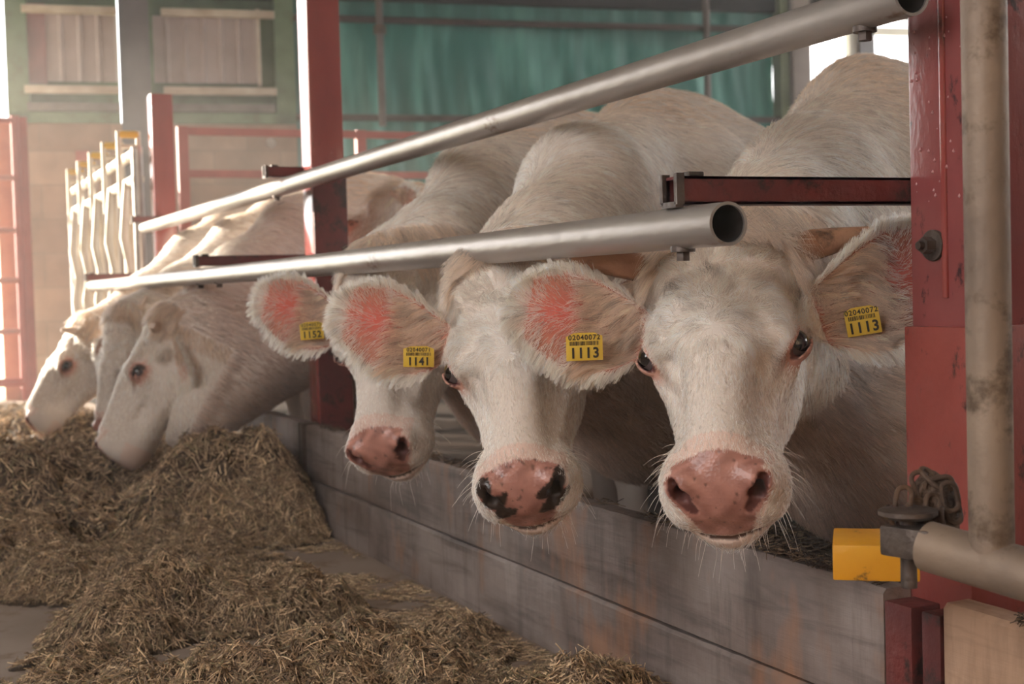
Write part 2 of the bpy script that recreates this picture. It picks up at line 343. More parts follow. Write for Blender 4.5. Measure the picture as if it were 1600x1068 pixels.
def rail(x, y0, y1, z, r, label, bolts, sag=0.0):
    t = tag(empty('feed_rail', (x, y0, z)), label, 'rail', None)
    n = 12
    b = MB().tube([(0, (y1-y0)*i/n, -sag*math.sin(math.pi*i/n)) for i in range(n+1)], r, 32, hollow=0.004); part('pipe', b, M['galv'], t)
    part('pipe_bore', MB().tube([(0, .003, 0), (0, .5, 0)], r-.0045, 24, cap=False), M['dark'], t)  # dark lining stands in for the shade inside the pipe
    for yb in bolts:
        b = MB(); b.cyl((0, yb-y0, -r-0.004), (0, yb-y0, -r+0.004), 0.017, 16); b.cyl((0, yb-y0, -r-0.016), (0, yb-y0, -r-0.002), 0.010, 6); part('bolt', b, M['steel'], t)
    return t
rail(RL, 1.545, 7.75, 0.876, 0.0285, 'lower galvanised pipe rail whose open end shows at the right', (1.66, 4.6, 4.9), 0.004)
rail(RU, 1.52, 7.72, 1.180, 0.0295, 'upper galvanised pipe rail slanting across the whole picture', (1.62, 4.9), 0.003)

def boards(y0, y1, zt, label1, label2, mt='wood'):
    for k, (z0, z1, lab) in enumerate(((0.168, zt, label1), (0.0, 0.163, label2))):
        n = int((y1-y0)/0.03)+2; vs = []; fs = []; rr = random.Random(int(y0*100)+k)
        j1 = [0.0025*math.sin(i*0.17+k)+0.0012*rr.uniform(-1, 1) for i in range(n)]
        for i in range(n):
            y = y0+(y1-y0)*i/(n-1); e = j1[i]
            prof = [(0.0, z0+0.002), (0.0, z1-0.008+e*0.4), (0.006, z1-0.001+e*0.5), (0.044, z1+e*0.5), (0.050, z1-0.008), (0.050, z0+0.002)]
            vs += [(a, y, z) for a, z in prof]
        m = 6
        for i in range(n-1):
            for q in range(m): fs.append((i*m+q, i*m+(q+1) % m, (i+1)*m+(q+1) % m, (i+1)*m+q))
        fs += [tuple(range(m)), tuple((n-1)*m+q for q in range(m-1, -1, -1))]
        mb = MB().add([(v[0]+1.30, v[1], v[2]) for v in vs], fs)
        o = mb.build('timber_board', M[mt]); tag(o, lab, 'board')
        bm = bmesh.new(); bm.from_mesh(o.data); bmesh.ops.recalc_face_normals(bm, faces=bm.faces); bm.to_mesh(o.data); bm.free()
boards(1.640, 4.74, 0.352, 'upper weathered grey plank below the three cows facing the camera', 'lower weathered grey plank between floor and crack, below the three facing cows')
boards(4.79, 7.95, 0.352, 'upper plank beyond the dark strap, behind the hay heap under the grazing cow', 'lower plank mostly buried by the hay heap near the grazing cow')
boards(0.3, 1.512, 0.355, 'pale upper plank at the bottom right corner below the gate pipe', 'pale lower plank at the bottom right corner', 'wood_pale')
b = MB(); b.box((1.285, 4.742, 0.0), (1.299, 4.757, 0.355), bev=0.002); b.box((1.285, 4.773, 0.0), (1.299, 4.788, 0.355), bev=0.002); b.box((1.297, 4.742, 0.0), (1.35, 4.788, 0.355))
o = b.build('board_strap', M['steel']); tag(o, 'dark steel strap joining the planks below the tall middle post', 'strap')

# gate at the right
g = tag(empty('pipe_gate', (1.20, 1.32, 0.44)), 'dirty galvanised pipe gate with its corner at the right edge', 'gate')
def wp(px, py, D):
    return CAM+D*(FWD+RT*(px-800)/F_PX-UP*(py-534)/F_PX)
def loc(p, o): return tuple(Vector(p)-Vector(o))
go = (1.20, 1.32, 0.44); g.location = go
ga = wp(1450, 853, 1.62); gb = wp(1700, 925, 1.47)
gd = (gb-ga)/np.linalg.norm(gb-ga)
b = MB().tube([loc(ga, go), loc(ga+gd*0.9, go)], 0.0290, 28); part('bottom_pipe', b, M['galv_dirty'], g)
gs = ga+gd*0.083
b = MB().tube([loc(gs, go), loc(gs+np.array([0, 0, 1.25]), go)], 0.0245, 28); part('upright_pipe', b, M['galv_dirty'], g)
c_ = ga+gd*0.155
b = MB(); b.box((-0.02, -0.02, 0.018), (0.02, 0.02, 0.042), Matrix.Translation(loc(c_, go)), bev=0.004); b.cyl(loc(c_+[0, 0, 0.04], go), loc(c_+[0, 0, 0.056], go), 0.013, 6); part('clamp_bolt', b, M['steel'], g)
b = MB(); hp = ga-gd*0.030
hpv = Vector(loc(hp, go))
b.box((-0.022, -0.022, -0.018), (0.045, 0.022, 0.018), Matrix.Translation(hpv) @ Matrix.Rotation(math.atan2(gd[1], gd[0]), 4, 'Z'), bev=0.005)
part('hinge_eye', b, M['steel'], g)
# yellow bracket under the hinge
ya = wp(1366, 868, 1.80)
yo = tuple(ya)
yb = tag(empty('yellow_bracket', yo), 'bright yellow painted metal bracket on top of the boards beside the hinge', 'bracket')
RTH = Vector((RT[0], RT[1], 0)).normalized(); FH = Vector((FWD[0], FWD[1], 0)).normalized()
YM = Matrix(((RTH.x, FH.x, 0, 0), (RTH.y, FH.y, 0, 0), (0, 0, 1, 0), (0, 0, 0, 1))) @ Matrix.Rotation(math.radians(-14), 4, 'Z')
b = MB(); b.box((-0.052, -0.004, -0.032), (0.056, 0.004, 0.014), YM, bev=0.003); b.box((-0.052, -0.0, -0.032), (-0.044, 0.07, 0.012), YM, bev=0.003)
b.box((-0.052, 0.0, 0.008), (0.056, 0.085, 0.014), YM @ Matrix.Rotation(math.radians(5), 4, 'X'), bev=0.003); part('channel', b, M['yellow'], yb)
# hinge pin with plate
po = tuple(wp(1419, 835, 1.645)); pn = tag(empty('hinge_pin', po), 'worn steel hinge pin with a round washer through the gate eye', 'hinge pin')
b = MB(); b.cyl((0, 0, -0.062), (0, 0, 0.03), 0.0095, 20); part('pin', b, M['steel'], pn)
b = MB(); b.tube([(0, 0, 0.020), (0, 0, 0.024), (0, 0, 0.029), (0, 0, 0.031)], [0.028, 0.034, 0.034, 0.029], 28); part('washer', b, M['steel'], pn)
# chain
co = tuple(wp(1445, 790, 1.66)); ch = tag(empty('chain', co), 'rusty link chain heaped against the foot of the near red post', 'chain')
rc = random.Random(4)
def link(ctr, rotm, a=0.017, bb=0.009, r=0.0032):
    pts = []
    for k in range(20):
        th = 2*math.pi*k/20; x = bb*math.cos(th); y = bb*math.sin(th)+(a-bb)*(1 if math.sin(th) > 0 else -1)*min(1, abs(math.sin(th))*3)
        pts.append(rotm @ Vector((x, y, 0))+Vector(ctr))
    return MB().tube(pts, r, 8, closed=True)
cm = Matrix(((RTH.x, FH.x, 0), (RTH.y, FH.y, 0), (0, 0, 1)))
for (dx, dy, dz, rx, ry, rz) in [(-0.022, 0.0, 0.006, 90, 0, 8), (-0.034, 0, -0.012, 20, 10, 60), (-0.012, 0.0, -0.006, 60, 0, 50), (0.0, 0.005, -0.014, 15, 10, 100), (0.008, 0, -0.003, 70, 30, 40),
                                 (0.018, 0, -0.012, 20, 0, 85), (0.026, 0.0, 0.010, 90, 0, -10), (0.030, 0.006, -0.006, 60, 20, 20), (0.005, 0.012, 0.010, 80, 30, 60), (0.018, 0.012, 0.022, 85, 0, 80), (0.012, 0.014, 0.030, 30, 60, 30), (0.0, 0.012, 0.022, 80, 20, 0)]:
    p = cm @ Vector((dx*1.15, dy, dz)); rm = cm @ (Matrix.Rotation(math.radians(rz), 3, 'Y') @ Matrix.Rotation(math.radians(rx), 3, 'X') @ Matrix.Rotation(math.radians(ry), 3, 'Z'))
    part('link', link(p, rm), M['rust'], ch)
b = MB(); b.tube([(0.018, 0.03, -0.045), (0.020, 0.03, -0.01), (0.016, 0.028, 0.02), (0.012, 0.026, 0.036)], [0.03, 0.03, 0.024, 0.008], 16)
b.v = [tuple(cm @ Vector(v)) for v in b.v]; part('rope_wrap', b, pmat('dirty_rope', lin((112, 88, 70)), lin((64, 48, 40)), 40, 0.95, 0, 1.0, 160), ch)

# headlock fence beyond the short post
h = tag(empty('headlock_fence', (1.30, 8.05, 0.35)), 'bright galvanised headlock feed fence with yellow sleeves beyond the short red post', 'fence')
Y0h, L_h = 8.05, 3.12
part('top_bar', MB().tube([(0, 0.0, 1.27), (0, L_h, 1.27)], 0.03, 14), M['white_pipe'], h)
part('second_bar', MB().tube([(0.0, 0.0, 1.12), (0.0, L_h, 1.12)], 0.034, 14), M['white_pipe'], h)
part('bottom_bar', MB().tube([(0, 0, 0.06), (0, L_h, 0.06)], 0.03, 12), M['white_pipe'], h)
for yy in (0.02, L_h-0.02): part('end_upright', MB().tube([(0.0, yy, 0.0), (0.0, yy, 1.30)], 0.032, 12), M['galv'], h)
for k in range(5):
    y = 0.30+k*0.62
    part('upright', MB().tube([(0, y, 0.05), (0, y, 1.12)], 0.024, 12), M['white_pipe'], h)
    part('upright', MB().tube([(0, y+0.16, 0.05), (0, y+0.16, 1.12)], 0.024, 12), M['white_pipe'], h)
    part('swing_bar', MB().tube([(-0.03, y-0.10, 0.10), (-0.05, y-0.08, 0.45), (-0.03, y-0.09, 0.62), (-0.055, y-0.07, 0.80), (-0.03, y-0.05, 1.12)], [0.018, 0.026, 0.018, 0.026, 0.018], 10), M['white_pipe'], h)
    lp = part('latch_loop', MB().tube([(-0.055, y, 0.98), (-0.055, y, 1.42)], 0.015, 10).tube([(0.055, y, 1.02), (0.055, y, 1.42)], 0.015, 10), M['white_pipe'], h)
    part('sleeve', MB().tube([(-0.055, y, 1.40), (0.055, y, 1.40)], 0.021, 10), M['yellow_bg'], lp)
    part('cross_bar', MB().tube([(-0.055, y, 1.33), (0.055, y, 1.33)], 0.013, 10), M['white_pipe'], lp)

# red pen gates far behind
def rgate(name, x0, x1, y, z0, z1, label, n_h, vx):
    t = tag(empty(name, (x0, y, -0.05)), label, 'gate')
    for k in range(n_h):
        z = z1-(z1-z0)*k/(n_h-1)
        b = MB(); b.box((0, -0.02, z+0.05-0.025), (x1-x0, 0.02, z+0.05+0.025), bev=0.004); part('rail', b, M['red_bg'], t)
    for v in vx:
        b = MB(); b.box((v-0.035, -0.03, 0.0), (v+0.035, 0.03, z1+0.08), bev=0.004); part('upright', b, M['red_bg'], t)
rgate('pen_gate', 1.83, 3.9, 9.5, 0.5, 1.91, 'dull red horizontal pen gate seen behind the white cows', 6, (0.0, 1.24, 2.07))
# alley gate in the bright doorway
t = tag(empty('doorway_gate', (0.98, 12.0, 0.0)), 'red tubular gate crossing the bright doorway at the far left', 'gate')
gdir = Vector((-0.985, -0.17, 0))
for k, z in enumerate((0.16, 0.57, 0.98, 1.38, 1.80, 2.26)):
    part('bar', MB().tube([(0, 0, z), tuple(gdir*3.4+Vector((0, 0, z+0.03*(k == 5))))], 0.022 if k else 0.034, 10), M['red_bg'] if k in (0, 5) else pmat('pink_bar_%d' % k, lin((178, 128, 120)), None), t)
part('stile', MB().tube([(0.0, 0, 0.1), (0, 0, 2.3)], 0.035, 12), M['red_bg'], t)
b = MB(); b.box((0.97, 12.06, -0.05), (1.08, 12.2, 2.30), bev=0.005); o = b.build('gate_post', M['red_bg']); tag(o, 'red post carrying the doorway gate at the far left', 'post')
b = MB(); b.box((0.84, 12.22, -0.05), (0.99, 12.34, 2.28), bev=0.005); o = b.build('timber_post', pmat('pinkish_timber', lin((196, 156, 132)), lin((176, 134, 114)), 6, 0.85)); tag(o, 'pinkish timber post just left of the red gate post', 'post')
#COWS_START
# ------------------------------------------------------------------ cattle: one continuous surface per animal
def norm(a): a = np.asarray(a, float); return a/np.linalg.norm(a)
def f_ell(P, c, r):
    q = P-np.asarray(c, np.float32); r = np.asarray(r, np.float32)
    a = q/r; k0 = np.sqrt((a*a).sum(1))+1e-6; a /= r; k1 = np.sqrt((a*a).sum(1))+1e-6
    return k0*(k0-1)/k1
def f_cone(P, a, b, ra, rb):
    a = np.asarray(a, np.float32); ba = np.asarray(b, np.float32)-a; q = P-a
    h = np.clip((q@ba)/float(ba@ba), 0, 1); d = q-h[:, None]*ba
    return np.sqrt((d*d).sum(1))-(ra+h*(rb-ra))
def smin(a, b, k): h = np.maximum(k-np.abs(a-b), 0)/k; return np.minimum(a, b)-h*h*k*0.25
def smax(a, b, k): return -smin(-a, -b, k)
def mir(P): Q = P.copy(); Q[:, 0] = np.abs(Q[:, 0]); return Q

EYE = np.array([0.109, 0.222, -0.062])
def head_field(P, cow):
    """P in head space: x sideways, y from poll down to the muzzle, z out of the forehead; metres"""
    Q = mir(P)
    d = f_ell(P, (0, .105, -.095), (.098, .135, .098))
    d = smin(d, f_ell(P, (0, .165, -.055), (.100, .165, .060)), .04)
    d = smin(d, f_ell(P, (0, .012, -.058), (.078, .055, .056)), .04)            # poll
    d = smin(d, f_ell(Q, (.083, .205, -.052), (.036, .058, .036)), .03)        # brow
    d = smin(d, f_ell(Q, (.082, .238, -.070), (.036, .045, .036)), .03)        # orbit
    N = P.copy(); N[:, 0] *= 0.88
    d = smin(d, f_cone(N, (0, .24, -.068), (0, .425, -.068), .066, .052), .05)  # nose bridge
    d = smin(d, f_cone(P, (0, .25, -.020), (0, .42, -.028), .020, .016), .06)
    d = smin(d, f_ell(P, (0, .448, -.086), (.080, .068, .064)), .035)           # muzzle
    d = smin(d, f_ell(Q, (.056, .455, -.104), (.036, .052, .046)), .03)        # lips
    d = smin(d, f_ell(Q, (.052, .480, -.050), (.027, .026, .026)), .02)        # nostril wings
    d = smin(d, f_cone(Q, (.055, .13, -.200), (.030, .40, -.145), .050, .034), .05)   # jaw
    d = smin(d, f_ell(Q, (.058, .19, -.150), (.040, .105, .088)), .04)         # cheek
    d = smin(d, f_cone(Q, (.082, .255, -.094), (.062, .36, -.088), .017, .011), .022)  # facial crest
    d = smin(d, f_ell(P, (0, .08, -.205), (.085, .10, .085)), .06)              # throat
    d = smin(d, f_cone(Q, (.085, .115, -.092), (.118, .126, -.098), .034, .030), .04)  # ear root
    # hollows
    d = smax(d, -f_ell(Q, (.114, .31, -.055), (.036, .055, .034)), .045)
    d = smax(d, -f_ell(Q, (.066, .335, -.030), (.013, .070, .020)), .03)
    d = smin(d, f_ell(Q, (.088, .190, -.036), (.024, .036, .020)), .03)
    d = smax(d, -f_ell(Q, (.118, .150, -.045), (.020, .045, .025)), .05)
    e = f_ell(Q, (EYE[0]+.013, EYE[1], EYE[2]+.004), (.018, .023, .015)); d = smax(d, -e, .012)
    lid = np.abs(f_ell(Q, EYE, (.0248, .0280, .0238)))-.0021                                    # lids hug the eyeball
    out = (Q-EYE.astype(np.float32))@np.array([.80, 0.0, .60], np.float32)
    gap = np.abs((Q-EYE.astype(np.float32))@np.array([-.45, -.28, .62], np.float32))
    lid = np.maximum(lid, .0115-gap); lid = np.maximum(lid, -(out+.004)); d = smin(d, lid, .007)
    # chin and lower lip, split off by the mouth line
    up = f_ell(P, (0, .444, -.148), (.062, .075, .046))
    mouth = P[:, 2]+.129+0.7*P[:, 0]**2+.10*(P[:, 1]-.45)
    groove = np.maximum(np.abs(mouth)-.0014, .395-P[:, 1])
    dm = d
    d = smin(d, up, .030 if cow.get('lash', True) else .05); groove = np.maximum(groove, -(d+.0028))
    if cow.get('lash', True): d = smax(d, -groove, .007)
    d = smax(d, -nostril(Q), .006)
    return d
def nostril(Q):
    a = f_cone(Q, (.063, .490, -.036), (.054, .509, -.053), .0078, .0120); b = f_cone(Q, (.054, .509, -.053), (.041, .516, -.075), .0120, .0095)
    return np.minimum(np.minimum(a, b), f_cone(Q, (.053, .500, -.052), (.046, .455, -.058), .0125, .009))
def ear_wid(x, low): return .074*np.sqrt(np.clip(1-((x-.105)/.112)**2, 0.02, 1))*np.where(x > .12, 1-(x-.12)*1.2, 1-(.12-x)*1.8)*np.where(low > 0, np.clip(1.32-2.9*(x-.04), .75, 1.3), np.clip(.80+1.5*x, .8, 1.05))
def ear_rim(ev): return np.maximum(np.abs(ev[:, 1])/np.maximum(ear_wid(ev[:, 0], ev[:, 1]), .012), (ev[:, 0]-.02)/.190)*(ev[:, 0] > .02)
def ear_field(P, ear):
    E_ = (P-ear['o'])@ear['m']            # along, width, normal
    s = ear['s']; E_ = E_/s
    x = E_[:, 0]; cup = ear.get('cup', 1.0)
    wid = ear_wid(x, E_[:, 1]*ear['side'])
    w = E_[:, 1]/np.maximum(wid, .004)
    mid = .034*cup*(np.clip(w, -1.6, 1.6)**2)*np.clip(1.15-x*4.0, .25, 1)-.020*cup+.010*np.sin(x*16)   # trough
    th = .0075*(1.35-np.clip(np.abs(w), 0, 1)*0.75)
    d1 = np.abs(E_[:, 2]-mid)*0.72-th
    d2 = (np.abs(w)-1)*np.maximum(wid, .004)*0.8
    d3 = np.maximum(x-.212, -.015-x)
    d = smax(smax(d1, d2, .008), d3, .008)
    d = smin(d, f_cone(E_, (-.03, 0, -.012), (.035, .0, -.016), .034, .020), .03)
    return d*s
def body_prims(c):
    """list of (kind, args, k) in world space"""
    h = norm(c['dir']); s = np.array([-h[1], h[0], 0.0]); up = np.array([0, 0, 1.0]); w = np.array(c['withers'], float); g = c.get('g', 1.0)
    H = w[2]+0.05
    def p(a, b, z): return np.array([w[0], w[1], 0])+h*a*g+s*b*g+up*(-0.05+z)
    R = np.stack([h, s, up], 1)
    L = [('e', p(-.06, 0, H-.14), (.24, .075, .14), R, .10), ('e', p(-.18, 0, H-.42), (.40, .27, .34), R, .12),
         ('e', p(-.80, 0, H-.46), (.72, .305, .37), R, .16), ('e', p(-1.38, 0, H-.38), (.36, .255, .32), R, .12),
         ('e', p(.00, .17, H-.45), (.17, .11, .34), R, .08), ('e', p(.00, -.17, H-.45), (.17, .11, .34), R, .08),
         ('e', p(.12, 0, H-.62), (.20, .17, .22), R, .12)]
    for q in (-1, 1):
        L += [('c', p(-.05, .16*q, H-.70), p(-.02, .15*q, .48), .095, .056, .08), ('c', p(-.02, .15*q, .48), p(-.02, .15*q, .36), .056, .052, .03),
              ('c', p(-.02, .15*q, .36), p(-.03, .15*q, .12), .043, .036, .03), ('c', p(-.03, .15*q, .12), p(.01, .15*q, .035), .044, .050, .03),
              ('c', p(-1.42, .18*q, H-.55), p(-1.28, .18*q, .66), .16, .10, .10), ('c', p(-1.28, .18*q, .66), p(-1.60, .17*q, .46), .10, .052, .05),
              ('c', p(-1.60, .17*q, .46), p(-1.52, .17*q, .13), .045, .038, .03), ('c', p(-1.52, .17*q, .13), p(-1.47, .17*q, .035), .044, .050, .03)]
    L.append(('c', p(-1.68, 0, H-.20), p(-1.76, 0, H-.75), .035, .022, .04))
    return L, h, R
def make_axes(lo, hi, flo, fhi, hf, hc):
    out = []
    for i in range(3):
        a = [flo[i]]; 
        while a[-1] < fhi[i]: a.append(a[-1]+hf)
        st = hf
        up_ = []; x = a[-1]
        while x < hi[i]: st = min(st*1.12, hc); x += st; up_.append(x)
        dn = []; x = a[0]; st = hf
        while x > lo[i]: st = min(st*1.12, hc); x -= st; dn.append(x)
        out.append(np.array(dn[::-1]+a+up_, np.float32))
    return out
def surface_nets(F, ax, field, B=6):
    X, Y, Z = ax; n = (len(X), len(Y), len(Z))
    idx = [np.arange(0, m, B) for m in n]
    ce = [np.array([(a[i]+a[min(i+B, len(a)-1)])/2 for i in ii], np.float32) for a, ii in zip(ax, idx)]
    hd = [np.array([(a[min(i+B, len(a)-1)]-a[i])/2 for i in ii], np.float32) for a, ii in zip(ax, idx)]
    g = np.stack(np.meshgrid(*ce, indexing='ij'), -1).reshape(-1, 3); hh = np.stack(np.meshgrid(*hd, indexing='ij'), -1).reshape(-1, 3)
    fc = field(g); act = (np.abs(fc) < np.linalg.norm(hh, axis=1)*1.25+.02).reshape([len(q) for q in idx]); fc = fc.reshape(act.shape)
    rep = lambda A: np.repeat(np.repeat(np.repeat(A, B, 0), B, 1), B, 2)[:n[0], :n[1], :n[2]]
    V = rep(fc).astype(np.float32); m = rep(act)
    ii = np.argwhere(m); vals = np.empty(len(ii), np.float32)
    for s in range(0, len(ii), 400000):
        q = ii[s:s+400000]; vals[s:s+400000] = field(np.stack([X[q[:, 0]], Y[q[:, 1]], Z[q[:, 2]]], 1))
    V[m] = vals
    ins = V < 0
    cnt = np.zeros((n[0]-1, n[1]-1, n[2]-1), np.int8)
    for a in (0, 1):
        for b in (0, 1):
            for c in (0, 1): cnt += ins[a:n[0]-1+a, b:n[1]-1+b, c:n[2]-1+c]
    mix = (cnt > 0) & (cnt < 8); cells = np.argwhere(mix); vid = np.full(mix.shape, -1, np.int32); vid[mix] = np.arange(len(cells))
    acc = np.zeros((len(cells), 3)); num = np.zeros(len(cells))
    off = [(a, b, c) for a in (0, 1) for b in (0, 1) for c in (0, 1)]
    pos = lambda q: np.stack([X[q[:, 0]], Y[q[:, 1]], Z[q[:, 2]]], 1)
    for o in off:
        for k in range(3):
            if o[k]: continue
            o2 = list(o); o2[k] = 1; q1 = cells+o; q2 = cells+o2
            v1 = V[tuple(q1.T)]; v2 = V[tuple(q2.T)]; cr = (v1 < 0) != (v2 < 0); t = v1[cr]/(v1[cr]-v2[cr])
            p1 = pos(q1[cr]); p2 = pos(q2[cr]); acc[cr] += p1+(p2-p1)*t[:, None]; num[cr] += 1
    verts = (acc/num[:, None]).astype(np.float32)
    quads = []
    for k in range(3):
        sl1 = [slice(1, n[j]-1) for j in range(3)]; sl2 = list(sl1); sl1[k] = slice(0, n[k]-1); sl2[k] = slice(1, n[k])
        a = ins[tuple(sl1)]; b = ins[tuple(sl2)]
        e = np.argwhere(a != b); flip = a[a != b]
        base = e+np.array([0 if j == k else 1 for j in range(3)]); u, w = [(1, 2), (2, 0), (0, 1)][k]
        def cell(du, dw): q = base.copy(); q[:, u] -= du; q[:, w] -= dw; return vid[tuple(q.T)]
        Qd = np.stack([cell(1, 1), cell(0, 1), cell(0, 0), cell(1, 0)], 1); Qd[~flip] = Qd[~flip][:, ::-1]; quads.append(Qd)
    return verts, np.concatenate(quads)
def grad(field, P, e=.0015):
    g = np.stack([field(P+np.array([e, 0, 0], np.float32))-field(P-np.array([e, 0, 0], np.float32)),
                  field(P+np.array([0, e, 0], np.float32))-field(P-np.array([0, e, 0], np.float32)),
                  field(P+np.array([0, 0, e], np.float32))-field(P-np.array([0, 0, e], np.float32))], 1)
    return g/(np.linalg.norm(g, axis=1)[:, None]+1e-9)

def skin_material():
    m = bpy.data.materials.new('cattle_skin'); m.use_nodes = True; N = m.node_tree.nodes; L = m.node_tree.links
    p = N['Principled BSDF']; at = N.new('ShaderNodeAttribute'); at.attribute_name = 'tint'; L.new(at.outputs['Color'], p.inputs['Base Color'])
    a2 = N.new('ShaderNodeAttribute'); a2.attribute_name = 'wet'; mr = N.new('ShaderNodeMapRange'); mr.inputs[3].default_value = 0.75; mr.inputs[4].default_value = 0.33
    L.new(a2.outputs['Fac'], mr.inputs[0]); L.new(mr.outputs[0], p.inputs['Roughness'])
    p.inputs['Subsurface Weight'].default_value = 0.0
    tc = N.new('ShaderNodeTexCoord'); nz = N.new('ShaderNodeTexVoronoi'); nz.inputs['Scale'].default_value = 190; L.new(tc.outputs['Object'], nz.inputs['Vector'])
    mu = N.new('ShaderNodeMath'); mu.operation = 'MULTIPLY'; L.new(nz.outputs['Distance'], mu.inputs[0]); L.new(a2.outputs['Fac'], mu.inputs[1])
    bp = N.new('ShaderNodeBump'); bp.inputs['Strength'].default_value = 0.22; bp.inputs['Distance'].default_value = 0.003; L.new(mu.outputs[0], bp.inputs['Height']); L.new(bp.outputs[0], p.inputs['Normal'])
    return m
def hair_material():
    m = bpy.data.materials.new('cattle_hair'); m.use_nodes = True; N = m.node_tree.nodes; L = m.node_tree.links
    out = N['Material Output']; N.remove(N['Principled BSDF'])
    at = N.new('ShaderNodeAttribute'); at.attribute_name = 'tint'
    hb = N.new('ShaderNodeBsdfHairPrincipled'); hb.model = 'CHIANG'; hb.parametrization = 'COLOR'
    hb.inputs['Roughness'].default_value = 0.45; hb.inputs['Radial Roughness'].default_value = 0.55
    L.new(at.outputs['Color'], hb.inputs['Color'])
    df = N.new('ShaderNodeBsdfDiffuse'); L.new(at.outputs['Color'], df.inputs[0])
    tr = N.new('ShaderNodeBsdfTranslucent'); L.new(at.outputs['Color'], tr.inputs[0])
    m1 = N.new('ShaderNodeMixShader'); m1.inputs[0].default_value = 0.35; L.new(df.outputs[0], m1.inputs[1]); L.new(tr.outputs[0], m1.inputs[2])
    m2 = N.new('ShaderNodeMixShader'); m2.inputs[0].default_value = 0.45; L.new(m1.outputs[0], m2.inputs[1]); L.new(hb.outputs[0], m2.inputs[2])
    L.new(m2.outputs[0], out.inputs[0]); return m
M['skin'] = skin_material(); M['hair'] = hair_material()
m_eye = pmat('dark_wet_eye', lin((14, 12, 14)), None, rough=0.04); m_eye.node_tree.nodes['Principled BSDF'].inputs['Coat Weight'].default_value = 1
m_sclera = pmat('eye_white', lin((88, 76, 76)), None, rough=0.1)
m_horn = pmat('horn', lin((150, 104, 78)), lin((178, 134, 104)), 14, 0.45, 0, 0.4, 60, lin((66, 50, 40)), 16, 0.54, dsoft=0.15)
m_horn2 = pmat('pale_horn', lin((226, 206, 190)), lin((206, 180, 160)), 14, 0.5)
m_tag = pmat('yellow_tag', lin((214, 178, 62)), lin((204, 168, 54)), 10, 0.4)
m_ink = pmat('tag_ink', lin((40, 34, 26)), None, rough=0.6)

def hair_object(name, roots, dirs, lens, nrm, cols, rad, curl, parent, seg=5, droop=0.0, seed=3, wave=1.0, clump=0):
    n = len(roots); rg = np.random.default_rng(seed)
    t = np.linspace(0, 1, seg)[None, :, None]
    side = np.cross(nrm, dirs); fr = 95.0
    ph = (np.sin(roots[:, 0]*fr+2*np.sin(roots[:, 2]*61))+np.sin(roots[:, 1]*83+roots[:, 2]*71+1.3*np.sin(roots[:, 0]*47)))*0.5
    ph2 = np.sin(roots[:, 2]*133+roots[:, 0]*57)*np.cos(roots[:, 1]*121)
    a = (curl*(ph+0.35*rg.standard_normal(n)))[:, None, None]; b_ = (0.25*curl*ph2+0.10*rg.standard_normal(n))[:, None, None]
    Ln = lens[:, None, None]
    P = roots[:, None, :]+Ln*(dirs[:, None, :]*t*(1-0.1*t)+side[:, None, :]*a*(np.sin(t*2.6*wave)*0.30+np.where(a > .75, .13, .06)*np.sin(t*6.5))+nrm[:, None, :]*b_*t*(1-t)+np.array([0, 0, -1.0])*droop*t*t)
    if clump:
        # neighbouring hairs lean together into small locks
        cs = np.where(lens < .017, .0042, np.where(lens < .028, .0075, .010))[:, None]; w_ = roots+.0025*np.sin(roots[:, [1, 2, 0]]*210)+cs*3; key = np.floor(w_/cs).astype(np.int64)
        _, inv = np.unique(key@np.array([1, 100003, 10000600009]), return_inverse=True); inv = inv.ravel(); m_ = inv.max()+1
        cnt_ = np.bincount(inv, minlength=m_)[:, None]; tip = P[:, -1, :]; ctr = np.stack([np.bincount(inv, tip[:, i], m_) for i in range(3)], 1)/cnt_
        jit = rg.standard_normal((m_, 3))*.0022; k_ = (clump*(.55+.45*rg.random(n)))[:, None, None]
        P = P+((ctr+jit)[inv]-tip)[:, None, :]*k_*t**1.4
        cols = cols*(1+.16*rg.standard_normal(m_)[inv][:, None]*1.0+.08*rg.standard_normal(n)[:, None]); cols = np.clip(cols, .02, .95)
    hc = bpy.data.hair_curves.new(name); hc.add_curves([seg]*n)
    hc.position_data.foreach_set('vector', P.astype(np.float32).ravel())
    r = np.repeat((rad if np.ndim(rad) else np.full(n, rad))[:, None], seg, 1)*np.linspace(1, 0.35, seg)[None, :]
    ra = hc.attributes.get('radius') or hc.attributes.new('radius', 'FLOAT', 'POINT'); ra.data.foreach_set('value', r.astype(np.float32).ravel())
    ca = hc.attributes.new('tint', 'FLOAT_COLOR', 'CURVE'); c4 = np.concatenate([cols, np.ones((n, 1))], 1); ca.data.foreach_set('color', c4.astype(np.float32).ravel())
    hc.materials.append(M['hair']); o = bpy.data.objects.new(name, hc); COL.objects.link(o)
    if parent: o.parent = parent
    return o
def head_basis(yaw, pitch, roll, twist=0):
    """columns: head x, y, z; 0,0,0 = looking back along the view with a vertical face"""
    cy, sy = math.cos(math.radians(yaw)), math.sin(math.radians(yaw)); cp, sp = math.cos(math.radians(pitch)), math.sin(math.radians(pitch)); cr, sr = math.cos(math.radians(roll)), math.sin(math.radians(roll))
    y = np.array([0, -cp, sp]); z = np.array([0, sp, cp]); x = np.cross(y, z)
    ct, st = math.cos(math.radians(twist)), math.sin(math.radians(twist)); x, z = x*ct-z*st, z*ct+x*st
    Ry = np.array([[cy, 0, -sy], [0, 1, 0], [sy, 0, cy]]); Rz = np.array([[cr, -sr, 0], [sr, cr, 0], [0, 0, 1]])
    B = Rz@Ry@np.stack([x, y, z], 1)
    CB = np.stack([RT, UP, -FWD], 1)
    return CB@B
CB = np.stack([RT, UP, -FWD], 1)
def lc(c): return np.array(lin(c)[:3])

